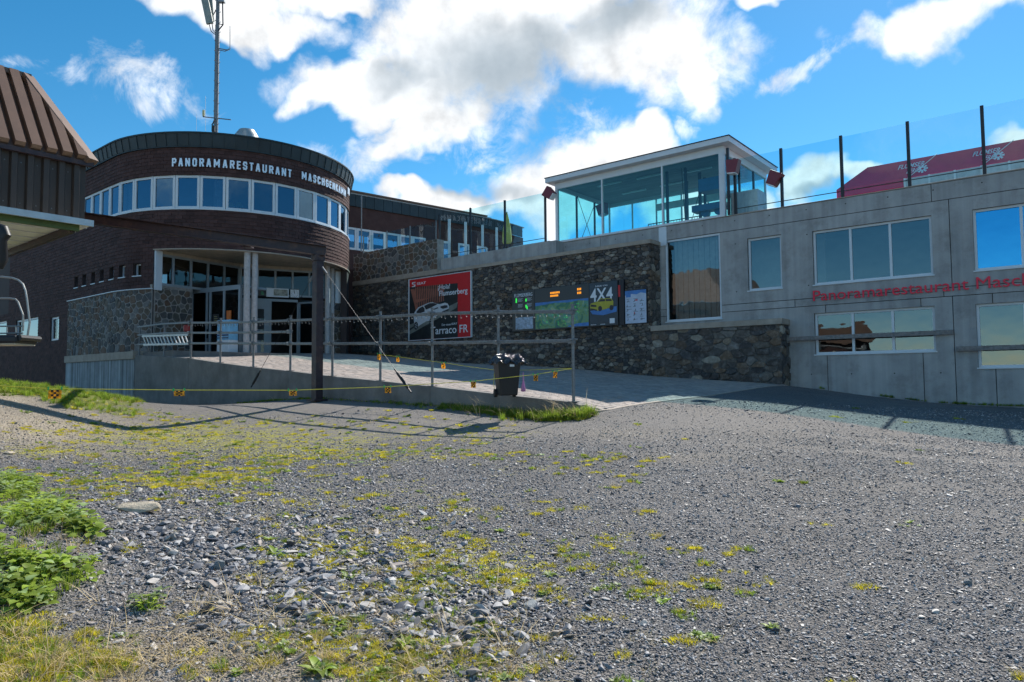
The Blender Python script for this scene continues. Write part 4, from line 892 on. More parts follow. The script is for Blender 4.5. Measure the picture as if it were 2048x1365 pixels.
    b = MB(); fbox(b, f2, s2(515), s2(529.5), zb0 - .02, zb0 + .36, .05, .12); gs = thing('exit_sign', 'dark sign with green lettering above the entrance beside the columns', 'sign', f2(s2(520), zb0, .1)); b.build('board', print_blk, gs)
    b = MB()
    for k in range(3): fbox(b, f2, s2(520), s2(526 - k), zb0 + .06 + k * .09, zb0 + .10 + k * .09, .1205, .124)
    b.build('lettering', pm('green_print', (.04, .4, .15), .5), gs)
    ck = thing('wall_clock', 'square white wall clock above the entrance showing almost eleven', 'clock', f2(s2(587), zb0, .1)); a0, a1 = s2(577), s2(598); cx = (a0 + a1) / 2; cz = zb0 + .17; hh = .2
    b = MB(); fbox(b, f2, cx - .22, cx + .22, cz - .21, cz + .21, .06, .14); b.build('case', dark_frame, ck); b = MB(); fbox(b, f2, cx - .2, cx + .2, cz - .19, cz + .19, .141, .146); b.build('dial', print_white, ck)
    b = MB()
    for k in range(12): an = k * math.pi / 6; b.face([f2(cx + math.sin(an) * r_ + math.cos(an) * w_, cz + math.cos(an) * r_ - math.sin(an) * w_, .148) for r_, w_ in ((.13, .008), (.13, -.008), (.17, -.008), (.17, .008))])
    b.build('hour_marks', print_blk, ck)
    for an, ln, w_ in ((R(-20), .1, .014), (R(-12), .15, .009)):
        b = MB(); b.face([f2(cx + math.sin(an) * r_ + math.cos(an) * v_, cz + math.cos(an) * r_ - math.sin(an) * v_, .150) for r_, v_ in ((0, w_), (0, -w_), (ln, -w_), (ln, w_))]); b.build('hand', print_blk, ck)
    # stone base of the round wall
    zpl = drum(200, 709)[1]; fb = lambda s, z, o: path(s, o + .03) + ZV * z
    b = MB(); wall_cells(b, fb, sw_l, s_open - .02, zpl - .1, zst, [], .03, .4); b.build('stone_base', mortar, t)
    pol = voronoi(seeds_for(sw_l, s_open, zpl, zst, .29, .27, .45, .05), sw_l, s_open - .02, zpl, zst); lay(t, fieldstone, pol, fb, 1., .02, .004, .03, None, 300)
    b = MB(); 
    for a in np.arange(sw_l, s_open - .1, .35): a2 = min(a + .35, s_open); b.hexa([fb(a, zst, .07), fb(a2, zst, .07), fb(a2, zst, -.02), fb(a, zst, -.02), fb(a, zst + .035, .07), fb(a2, zst + .035, .07), fb(a2, zst + .035, -.02), fb(a, zst + .035, -.02)])
    b.build('drip_edge', white_frame, t)
    # lettering on the drum, letter by letter
    GL = {'P': [[(0, 0), (0, 1)], [(0, 1), (.75, 1), (1, .88), (1, .6), (.75, .46), (0, .46)]], 'A': [[(0, 0), (.4, 1), (.6, 1), (1, 0)], [(.2, .3), (.8, .3)]], 'N': [[(0, 0), (0, 1)], [(0, 1), (1, 0)], [(1, 0), (1, 1)]],
          'O': [[(.2, 0), (0, .2), (0, .8), (.2, 1), (.8, 1), (1, .8), (1, .2), (.8, 0), (.2, 0)]], 'R': [[(0, 0), (0, 1)], [(0, 1), (.75, 1), (1, .88), (1, .62), (.75, .5), (0, .5)], [(.55, .5), (1, 0)]], 'M': [[(0, 0), (0, 1)], [(0, 1), (.5, .3), (1, 1)], [(1, 1), (1, 0)]],
          'E': [[(1, 0), (0, 0), (0, 1), (1, 1)], [(0, .52), (.85, .52)]], 'S': [[(0, .22), (.2, 0), (.8, 0), (1, .2), (1, .4), (.8, .5), (.2, .55), (0, .68), (0, .82), (.2, 1), (.8, 1), (1, .8)]], 'T': [[(0, 1), (1, 1)], [(.5, 1), (.5, 0)]], 'U': [[(0, 1), (0, .2), (.2, 0), (.8, 0), (1, .2), (1, 1)]],
          'C': [[(1, .78), (.8, 1), (.2, 1), (0, .8), (0, .2), (.2, 0), (.8, 0), (1, .22)]], 'H': [[(0, 0), (0, 1)], [(1, 0), (1, 1)], [(0, .5), (1, .5)]], 'G': [[(1, .78), (.8, 1), (.2, 1), (0, .8), (0, .2), (.2, 0), (.8, 0), (1, .2), (1, .45), (.55, .45)]], 'K': [[(0, 0), (0, 1)], [(1, 1), (.1, .42)], [(.35, .6), (1, 0)]],
          '2': [[(0, .8), (.2, 1), (.8, 1), (1, .8), (1, .6), (0, 0), (1, 0)]], '0': [[(.2, 0), (0, .2), (0, .8), (.2, 1), (.8, 1), (1, .8), (1, .2), (.8, 0), (.2, 0)]]}
    def letters(word, xa, ya, xb):
        sa, z = drum(xa, ya, .06); sb = drum(xb, 375, .06)[0]; wd = {'M': 1.3, 'N': 1.05, 'E': .85, 'S': .95, 'T': .9}
        tot = sum(wd.get(ch, 1) for ch in word); u = (sb - sa) / tot; s = sa; st = LH * .175
        for ch in word:
            w = wd.get(ch, 1) * u; m = MB(); x0, x1, y0, y1 = s + w * .14 + st / 2, s + w * .80 - st / 2, z + st / 2, z + LH - st / 2; dd = 0
            for pl in GL[ch]:
                for p, q in zip(pl, pl[1:]):
                    a_ = Vector((x0 + (x1 - x0) * p[0], y0 + (y1 - y0) * p[1])); b_ = Vector((x0 + (x1 - x0) * q[0], y0 + (y1 - y0) * q[1])); e = (b_ - a_).normalized(); f = Vector((-e.y, e.x)) * st / 2; e = e * st * .42; dd += .0016
                    c4 = [a_ - e - f, b_ + e - f, b_ + e + f, a_ - e + f]; m.mesh_faces([path(v.x, .06) + ZV * v.y for v in c4] + [path(v.x, .10 + dd) + ZV * v.y for v in c4], [(4, 5, 6, 7), (0, 1, 5, 4), (1, 2, 6, 5), (2, 3, 7, 6), (3, 0, 4, 7)])
            m.build('letter', silver, t, label='silver letter %s' % ch); s += w
    z_b = drum(345, 334)[1]; LH = drum(345, 317.5)[1] - z_b
    letters('PANORAMARESTAURANT', 343, 334, 584); 
    zz = drum(602, 358)[1]
    letters('MASCHGENKAMM', 601, 358.5 + 0, 691); letters('2020', 694, 388, 697.5)
    return t, zr, zso, fl
RBT, ZR, ZSO, FL = round_building()
# ------------------------------------------------------------ rear wing
def rear_wing():
    A = at(690, 455, 40.5); B = at(1036, 455, 49); A = Vector((A.x, A.y, 0)); B = Vector((B.x, B.y, 0)); d = (B - A).normalized(); n = Vector((d.y, -d.x, 0)); Lw = (B - A).length
    curve = []
    for s in np.linspace(0, Lw + 1.2, 28):
        k = max(0, s - Lw * .72); curve.append(A + d * s - n * (.035 * k * k))
    def fn(s, z, o):
        s = min(max(s, 0), Lw + 1.2); i = min(int(s / (Lw + 1.2) * 27), 26); f_ = s / (Lw + 1.2) * 27 - i; p = curve[i].lerp(curve[i + 1], f_); return p + n * o + ZV * z
    t = thing('rear_wing', 'low brown restaurant wing with dark fascia panels behind the terrace glass', 'building', A + ZV * 7)
    def zat(px, py): 
        best = min(np.linspace(0, Lw + 1, 300), key=lambda s: abs(proj(fn(s, 10, 0))[0] - px)); p = fn(best, 0, 0); dd = px_dir(px, py); return O.z + dd.z / dd.y * p.y, float(best)
    z1, _ = zat(706, 390); z0, _ = zat(706, 413.5); zh, _ = zat(706, 455.5); zs, _ = zat(706, 500)
    ed = [zat(x, 470)[1] for x in (713, 742, 769, 794, 819, 852)]; w = (ed[-1] - ed[0]) / 5; holes = [(ed[0] + w * k + .0, ed[0] + w * (k + 1), zs, zh) for k in range(-1, 5)]
    dr = [(ed[0] + w * k, ed[0] + w * k + .95, 7.4, zh) for k in (6, 7.6, 9.2)]
    m = MB(); wall_cells(m, fn, 0, Lw + 1.2, 6.2, z0, [(holes[0][0], holes[-1][1], zs, zh)] + dr, .25, .6); m.build('wall', shingle, t)
    for h in holes: window(t, fn, h[0] + .01, h[1] - .01, zs, zh, (), fw_=.12, setb=.06, gl=tower_glass, sill=False)
    for h in dr: window(t, fn, *h, (), fw_=.14, setb=.06, gl=tower_glass, sill=False, name='terrace_door')
    k = 0
    while k * .62 < Lw + .5:
        m = MB(); m.cur = random.random(); a = k * .62; fbox(m, fn, a + .012, a + .608, z0, z1, .04, .12); m.build('fascia_panel', cornice_m, t); k += 1
    m = MB()
    for q in range(14): a = q * (Lw + 1.2) / 14; fbox(m, fn, a, a + (Lw + 1.2) / 14, z1 + .001, z1 + .05, -.3, .15)
    m.build('fascia_cap', pm('cap_metal', (.3, .27, .25), .4, metal=.5), t)
    m = MB(); L2 = Lw * .86; fbox(m, fn, 0, L2, z1 - .3, z1 + .55, -3.0, -1.4); m.build('upper_wall', shingle, t)
    m = MB(); fbox(m, fn, 0, L2 + .2, z1 + .552, z1 + .64, -3.2, -1.2); fbox(m, fn, 0, L2 + .4, z1 + .40, z1 + .46, -1.39, -1.0); m.build('roof_trim', barn_m, t)
    m = MB(); fbox(m, fn, 0, Lw + 1.2, z1 - .25, z1 - .2, -9, -.05); m.build('roof', roof_m, t)
    m = MB(); fbox(m, fn, 0, Lw + 1.2, 6.2, z0 - .1, -9, -8.7); m.build('inner_wall', room_dark, t)
    for x in (884, 917, 951, 979):
        p = fn(zat(x, 480)[1], 0, .8); m = MB(); m.bar(p + ZV * 7.3, p + ZV * (z0 - .02), .16); m.build('canopy_post', white_frame, t)
    # rain pipe
    p = at(723, 390, 39.6); m = MB(); m.tube([p, p - ZV * 3.3], .035); tag(m.build('lamp_pole', galv, None), 'thin pale steel pole standing on the terrace beside the round building', 'pole')
rear_wing()
m = MB(); m.face([wp(24.9, -46, 7.25), wp(24.9, 8, 7.25), wp(50, 8, 7.25), wp(50, -46, 7.25)]); o = m.build('terrace_floor', concrete, None); o['kind'] = 'structure'
# hidden link wall between drum and retaining wall
m = MB(); p0 = path(math.pi * RB * .93, -.1); q0 = wp(C_STONE, sL + .02, 0); m.prism([(p0.x, p0.y, 1.5), (q0.x, q0.y, 1.5), (q0.x, q0.y + .3, 1.5), (p0.x - .2, p0.y + .3, 1.5)], (0, 0, 6.2)); tag(m.build('link_wall', shingle, None), 'dark narrow wall between the round building and the stone retaining wall', 'wall')

# ------------------------------------------------------------ roof things: mast, vent
def mast():
    p = at(432, 262, 33); p.z = ZR - .1; t = thing('antenna_mast', 'tall steel antenna mast with climbing pegs on the round roof', 'antenna mast', p); H = 9.6
    def z(py): return at(432, py, 33).z
    m = MB(); m.tube([p, p + ZV * H], .095, 12); m.build('pole', galv, t, smooth=True)
    m = MB(); m.tube([p - UV * .14 + ZV * 0, p - UV * .14 + ZV * 7], .045, 6); m.build('cable_duct', dark_frame, t)
    k = 0; m = MB()
    for i in range(38):
        q = p + ZV * (.25 + i * .25); sg = 1 if i % 2 else -1; m.tube([q + UV * sg * .08, q + UV * sg * .27], .012, 5); m.tube([q + UV * sg * .27, q + UV * sg * .27 + ZV * .05], .012, 5)
    m.build('climbing_pegs', galv, t)
    a = at(408, -10, 33); b = at(420, 48, 33); ax = (b - a).normalized(); m = MB(); m.bar(a, b, .34, .12, upv=Vector((0, 1, 0))); m.build('panel_antenna', pm('antenna_grey', (.25, .28, .26), .5), t, bevel=.02)
    a = at(421, -10, 33.2); b = at(425, 44, 33.2); m = MB(); m.bar(a, b, .18, .1, upv=Vector((0, 1, 0))); m.build('panel_antenna', MATS['antenna_grey'], t, bevel=.02)
    m = MB(); m.tube([at(445, -10, 32.8), at(446, 50, 32.8)], .035, 8); m.tube([at(446, 50, 32.8), at(433, 66, 33)], .03, 6); m.tube([at(446, 50, 32.8), at(433, 47, 33)], .02, 6); m.build('side_pole', dark_frame, t)
    m = MB(); m.box(at(444, 2, 32.8), (.28, .2, .18)); m.build('radio_unit', grey_box, t)
    m = MB(); 
    for x, y, x2, y2 in ((418, 48, 431, 70), (424, 46, 432, 68), (427, 30, 432, 20)): m.tube([at(x, y, 33), at((x + x2) / 2 - 2, (y + y2) / 2 + 4, 33), at(x2, y2, 33)], .022, 6)
    m.build('cables', black_m, t)
    m = MB(); m.tube([at(435, 97, 33), at(457, 101, 33)], .025, 6); m.tube([at(435, 100, 33), at(450, 103, 33), at(459, 98, 33)], .02, 6); m.tube([at(460, 101, 33), at(460, 52, 33)], .016, 6); m.build('whip_antenna', galv, t)
    m = MB(); m.tube([at(406, 234, 33), at(462, 240, 33)], .025, 6); m.build('cross_arm', galv, t)
    m = MB(); q = at(407, 233, 33); m.tube([q, q + ZV * .1, q + ZV * .28, q + ZV * .32], [.05, .06, .06, .02], 10); m.build('weather_sensor', pm('sensor_cream', (.6, .55, .3), .5), t)
    m = MB(); m.tube([at(411, 262, 33), at(411, 193, 33)], .008, 5); m.tube([at(393, 262, 33), at(393, 228, 33)], .006, 5); m.build('lightning_rod', white_m, t)
    m = MB(); q = at(428, 252, 32.8); m.tube([at(429, 262, 32.8), at(424, 250, 32.8), at(429, 242, 32.8), at(431, 236, 33)], .03, 6); m.box(at(427, 258, 32.8), (.14, .12, .3)); m.build('cable_box', black_m, t)
mast()
def vent():
    p = at(493.5, 273, 31); t = thing('roof_vent', 'round pale metal roof vent behind the cornice', 'roof vent', p); w = .52
    m = MB(); m.tube([p - ZV * .5, p - ZV * .02, p + ZV * .24, p + ZV * .26], [w, w, w * .68, w * .66], 24); m.build('hood', pm('vent_metal', (.45, .46, .44), .35, metal=.5, var=.2), t, smooth=True)
    for k in range(12):
        an = k * math.pi / 6; m = MB(); e = Vector((math.cos(an), math.sin(an), 0)); m.bar(p + e * (w * .985), p + e * (w * .75) + ZV * .18, .02, .012); m.build('seam', grey_box, t)
vent()

# ------------------------------------------------------------ paving and ramp wall
def paving():
    bed = MB(); st = .5; c = C_RAIL + .25
    while c < C_STONE:
        s = -34.
        while s < 0:
            q = [wp(c, s, 0), wp(c, s + st, 0), wp(min(c + st, C_STONE), s + st, 0), wp(min(c + st, C_STONE), s, 0)]
            if in_pave(q[1].x, q[1].y, -.15) and in_pave((q[0] + q[2]).x / 2, (q[0] + q[2]).y / 2): bed.face([Vector((p.x, p.y, pz(p.x, p.y) - .03)) for p in q])
            s += st
        c += st
    o = bed.build('pavement', joint_m, None); o['kind'] = 'structure'
    w, d, g = .24, .165, .012; cell = []; rings = CC
    r = 0; c = C_RAIL + .26
    while c + d < C_STONE - .02:
        s = -33. - (r % 2) * w / 2
        while s < 1:
            a = wp(c + d / 2, s + w / 2, 0)
            if in_pave(a.x, a.y, .16) and (a - CC).length > 3.2 and not (s < -33 + 0): cell.append((a.length, c, s))
            s += w
        c += d; r += 1
    cell.sort(); rest = MB()
    cs = np.array([[c_, s_] for _, c_, s_ in cell]); 
    for k, (dist, c, s) in enumerate(cell):
        m = MB() if k < 300 else rest; m.cur = random.random(); dz = random.uniform(-.004, .004); q = [wp(c + g / 2, s + g / 2, 0), wp(c + g / 2, s + w - g / 2, 0), wp(c + d - g / 2, s + w - g / 2, 0), wp(c + d - g / 2, s + g / 2, 0)]
        mid = (q[0] + q[2]) / 2; zc = pz(mid.x, mid.y); e = .01
        gx = (pfun(mid.x + .1, mid.y) - zc) / .1; gy = (pfun(mid.x, mid.y + .1) - zc) / .1
        top = [Vector((p.x, p.y, zc + gx * (p.x - mid.x) + gy * (p.y - mid.y) + dz)) for p in q]
        inn = [p.lerp(Vector((mid.x, mid.y, zc + dz)), .07) + ZV * .0 for p in top]; low = [p - ZV * .06 for p in top]; top = [p - ZV * .008 for p in top]
        m.mesh_faces(low + top + inn, [(0, 1, 5, 4), (1, 2, 6, 5), (2, 3, 7, 6), (3, 0, 4, 7), (4, 5, 9, 8), (5, 6, 10, 9), (6, 7, 11, 10), (7, 4, 8, 11), (8, 9, 10, 11)])
        if k < 300: m.build('paver', paver_m, o)
    rest.build('small_pavers', paver_m, o, kind='stuff')
    print('pavers', len(cell))
    # kerb along the right edge
    kb = MB()
    for a, b in zip(PB, PB[1:]):
        n = int((b - a).length / .5)
        for i in range(n):
            p = a.lerp(b, i / n); q = a.lerp(b, (i + 1) / n); d_ = (q - p).normalized(); nn = Vector((d_.y, -d_.x, 0)); z = max(pz(p.x, p.y), gz(p.x, p.y)); z2 = max(pz(q.x, q.y), gz(q.x, q.y))
            kb.hexa([Vector((*(p - nn * .12).xy, z - .2)), Vector((*(q - d_ * .01 - nn * .12).xy, z2 - .2)), Vector((*(q - d_ * .01).xy, z2 - .2)), Vector((*p.xy, z - .2)), Vector((*(p - nn * .12).xy, z + .015)), Vector((*(q - d_ * .01 - nn * .12).xy, z2 + .015)), Vector((*(q - d_ * .01).xy, z2 + .01)), Vector((*p.xy, z + .01))])
    kk = kb.build('kerb', coping_m, None); kk['kind'] = 'structure'
paving()
def ramp_wall():
    t = thing('ramp_wall', 'low grey concrete ramp wall carrying the steel railing', 'retaining wall', wp(C_RAIL, -5, .8)); c = C_RAIL
    top = [on(c, x, y) for x, y in ([(270, 711)] + NODES + [(1161, 812)])]
    segs = [(0, 1), (1, 4), (4, 7), (7, 10)]
    for a, b in segs:
        m = MB()
        for i in range(a, b):
            (s0, z0), (s1, z1_) = top[i], top[i + 1]; g0 = .008 if i == a else 0; g1 = .008 if i == b - 1 else 0; z0 += .01; z1_ += .01
            A_ = [wp(c, s0 + g0, -.1), wp(c, s1 - g1, -.1), wp(c + .28, s1 - g1, -.1), wp(c + .28, s0 + g0, -.1), wp(c, s0 + g0, z0), wp(c, s1 - g1, z1_), wp(c + .28, s1 - g1, z1_), wp(c + .28, s0 + g0, z0)]
            m.hexa(A_)
        m.build('wall_section', concrete_dark, t)
    s0, z0 = on(c, 133, 713); s1 = on(c, 270, 706)[0] - .01
    t2 = thing('streaked_plinth', 'blue grey concrete plinth with pale streaks under the field stone base', 'plinth', wp(c, s0, .8))
    m = MB(); m.wbox(c - .02, c + .6, s0, s1, -.1, z0 - .32); m.build('plinth_face', concrete_streak, t2)
    m = MB(); m.wbox(c - .08, c + .6, s0 - .05, s1, z0 - .318, z0); m.build('plinth_cap', coping_m, t2, bevel=.01)
    # platform fill behind
    m = MB(); m.wbox(c + .3, c + 6, s0, on(c, 330, 713)[0], .3, z0 - .05)
    tag(m.build('platform_slab', concrete_dark, None), 'plain concrete platform slab behind the left end of the ramp wall', 'slab')
ramp_wall()

# ------------------------------------------------------------ steel railing
def railing():
    c = C_RAIL + .08; t = thing('steel_railing', 'scaffold tube railing with clamps and hooks along the concrete ramp wall', 'railing', wp(c, -5, 1.5))
    X = [n[0] for n in NODES]; base = [on(C_RAIL, *n) for n in NODES]
    top = [on(c, x, y) for x, y in zip(X, (646.2, 646.2, 645, 642.2, 638.7, 635.5, 628.7, 625.2, 624))]
    low = [on(c, x, y) for x, y in zip(X, (687.2, 687.2, 687.4, 687.9, 687.9, 687.5, 687, 684.8, 682.6))]
    mid = [on(c, x, y) for x, y in zip(X[:4], (666.3, 666.3, 665.6, 664.4))]
    for i, (s, z) in enumerate(base):
        zt = top[i][1] + .14
        m = MB(); m.tube([wp(c, s, z - .02), wp(c, s, zt)], .034, 10); p = m.build('post', galv, t, smooth=True)
        m = MB(); m.wbox(c - .09, c + .09, s - .09, s + .09, z + .011, z + .025); m.build('base_plate', galv, p)
        for zz in [top[i][1], low[i][1]] + ([mid[i][1]] if i < 4 else []):
            m = MB(); m.box(wp(c - .045, s, zz), (.12, .12, .11), (UV, NV, ZV)); m.tube([wp(c - .05, s + .04, zz), wp(c - .17, s + .04, zz + .02)], .015, 6); m.tube([wp(c - .05, s, zz + .03), wp(c - .02, s + .13, zz + .03)], .02, 6); m.build('clamp', galv, p)
        m = MB(); m.tube([wp(c, s, zt), wp(c, s, zt + .02)], .042, 10); m.build('cap', galv, p)
    for L_ in (top, low, mid):
        for (a, za), (b, zb) in zip(L_, L_[1:]):
            m = MB(); m.bar(wp(c - .055, a, za), wp(c - .055, b, zb), .05, .075); m.build('rail', galv, t, bevel=.012)
    # left run in front of the stone base
    ex = [(377, 717, 646.2, 666.3, 687.2), (328, 714.5, 648.5, 667, 688.5), (278.5, 711.5, 655, 671, 689.5)]
    for (x0, b0, *r0_), (x1, b1, *r1_) in zip(ex, ex[1:]):
        s, z = on(c, x1, b1); zt = on(c, x1, r1_[0])[1]; m = MB(); m.tube([wp(c, s, z - .05), wp(c, s, zt + .03)], .034, 10); m.build('post', galv, t, smooth=True)
        for ya, yb in zip(r0_, r1_):
            a, za = on(c, x0, ya); b, zb = on(c, x1, yb); m = MB(); m.bar(wp(c - .055, a, za), wp(c - .055, b, zb), .05, .07); m.build('rail', galv, t, bevel=.012)
    # little hooks under the top rail
    m = MB()
    for (a, za), (b, zb) in zip(top, top[1:]):
        n = int((b - a) / .17)
        for k in range(n):
            f_ = (k + .5) / n; s = a + (b - a) * f_ + random.uniform(-.03, .03); z = za + (zb - za) * f_ - .035; q = .05 if k % 3 else .08
            m.tube([wp(c - .055, s, z), wp(c - .06, s + .01, z - q), wp(c - .06, s + .03, z - q - .02), wp(c - .06, s + .055, z - q + .01)], .007, 4, False)
    m.build('hooks', galv, t, kind='stuff')
railing()
def ladder():
    c = C_RAIL - .02; t = thing('aluminium_ladder', 'aluminium ladder hung sideways on the left end of the railing', 'ladder', wp(c, on(c, 330, 690)[0], 2.6)); alu = pm('aluminium', (.38, .40, .42), .4, metal=.6, var=.1)
    a, za = on(c, 285, 673); b, zb = on(c, 376, 670); a2, za2 = on(c, 287, 690); b2, zb2 = on(c, 377, 688)
    m = MB(); m.bar(wp(c, a, za), wp(c, b, zb), .03, .07); m.build('side_rail', alu, t); m = MB(); m.bar(wp(c, a2, za2), wp(c, b2, zb2), .03, .07); m.build('side_rail', alu, t)
    for k in range(13):
        f_ = (k + .4) / 13; m = MB(); m.bar(wp(c, a + (b - a) * f_ - .06, za + (zb - za) * f_), wp(c, a2 + (b2 - a2) * f_ + .14, za2 + (zb2 - za2) * f_), .03, .05); m.build('rung', alu, t)
ladder()
m = MB(); p = at(373.5, 657, 27.9); m.tube([p - ZV * .18, p - ZV * .1, p + ZV * .1, p + ZV * .16], [.05, .13, .13, .04], 14); t = thing('red_alarm_bell', 'small round dark red alarm bell on the field stone wall behind the railing', 'alarm bell', p); m.build('dome', pm('bell_red', (.3, .02, .02), .3), t, smooth=True)
m = MB(); m.tube([p, p + Vector((0, .4, 0))], .03); m.build('bracket', dark_frame, t)

# ------------------------------------------------------------ brown steel frame and guy wires
def steel_frame():
    dC = 19.6; b0 = at(634, 800, dC); tp = at(634, 514, dC); gzz = gz(b0.x, b0.y); t = thing('steel_gantry', 'brown steel gantry beam on a square column in front of the ramp wall', 'steel gantry', (b0.x, b0.y, gzz))
    ax = (Vector((-4.1, -4.4, 0))).normalized(); sx = Vector((-ax.y, ax.x, 0)); bp = Vector((b0.x, b0.y, 0))
    m = MB(); z0, z1 = gzz - .1, tp.z - .12
    for o_ in (-1, 1): m.box(bp + sx * (o_ * .11) + ZV * ((z0 + z1) / 2), (.22, .016, z1 - z0), (ax, sx, ZV))
    m.box(bp + ZV * ((z0 + z1) / 2), (.014, .206, z1 - z0), (ax, sx, ZV)); m.box(bp + ax * .106 + ZV * ((z0 + z1) / 2), (.008, .20, z1 - z0 - .01), (ax, sx, ZV)); m.build('column', rust, t)
    m = MB(); m.box(bp + ZV * (gzz + .05), (.42, .42, .05), (ax, sx, ZV)); m.build('base_plate', rust, t)
    m = MB(); m.box(bp + ZV * (z1 + .08), (.28, .28, .16), (ax, sx, ZV)); m.build('column_head', rust, t)
    P0 = at(652, 503, dC); P1 = at(110, 428, 18.9); e = (P0 - P1).normalized(); n_ = e.cross(ZV).normalized(); u_ = n_.cross(e); hb = .13
    m = MB(); m.bar(P0 + u_ * hb, P1 + u_ * hb, .24, .018); m.bar(P0 - u_ * hb, P1 - u_ * hb, .24, .018); m.bar(P0, P1, .014, .25); m.build('beam', rust, t)
    q = at(497, 492, 19.9); m = MB(); m.box(q, (.22, .25, .12)); m.build('beam_bracket', rust, t)
    m = MB(); m.bar(q + Vector((0, .1, .02)), at(497, 494, 28.6), .1, .14); m.build('tie_beam', rust, t)
    for (xa, ya, da, xb, yb, db, lab) in ((645, 535, dC - .1, 822, 785, 16.4, 'thin steel guy wire with dark turnbuckle running right from the brown column'), (626, 552, dC + .1, 502, 775, 20.6, 'thin steel guy wire running down left from the brown column')):
        A = at(xa, ya, da); B = at(xb, yb, db); g = thing('guy_wire', lab, 'guy wire', B, 'guy wires of the brown steel column')
        m = MB(); m.tube([A, A.lerp(B, .84)], .006, 5); m.build('wire', dark_frame, g)
        m = MB(); m.tube([A.lerp(B, .84), A.lerp(B, .87)], .02, 6); m.tube([A.lerp(B, .87), A.lerp(B, .97)], .035, 8); m.tube([A.lerp(B, .97), B], .02, 6); m.build('turnbuckle', black_m, g)
        m = MB(); m.tube([A, A.lerp(B, .06)], .028, 6); m.build('shackle', galv, g)
        if xb < 600: 
            pass
steel_frame()

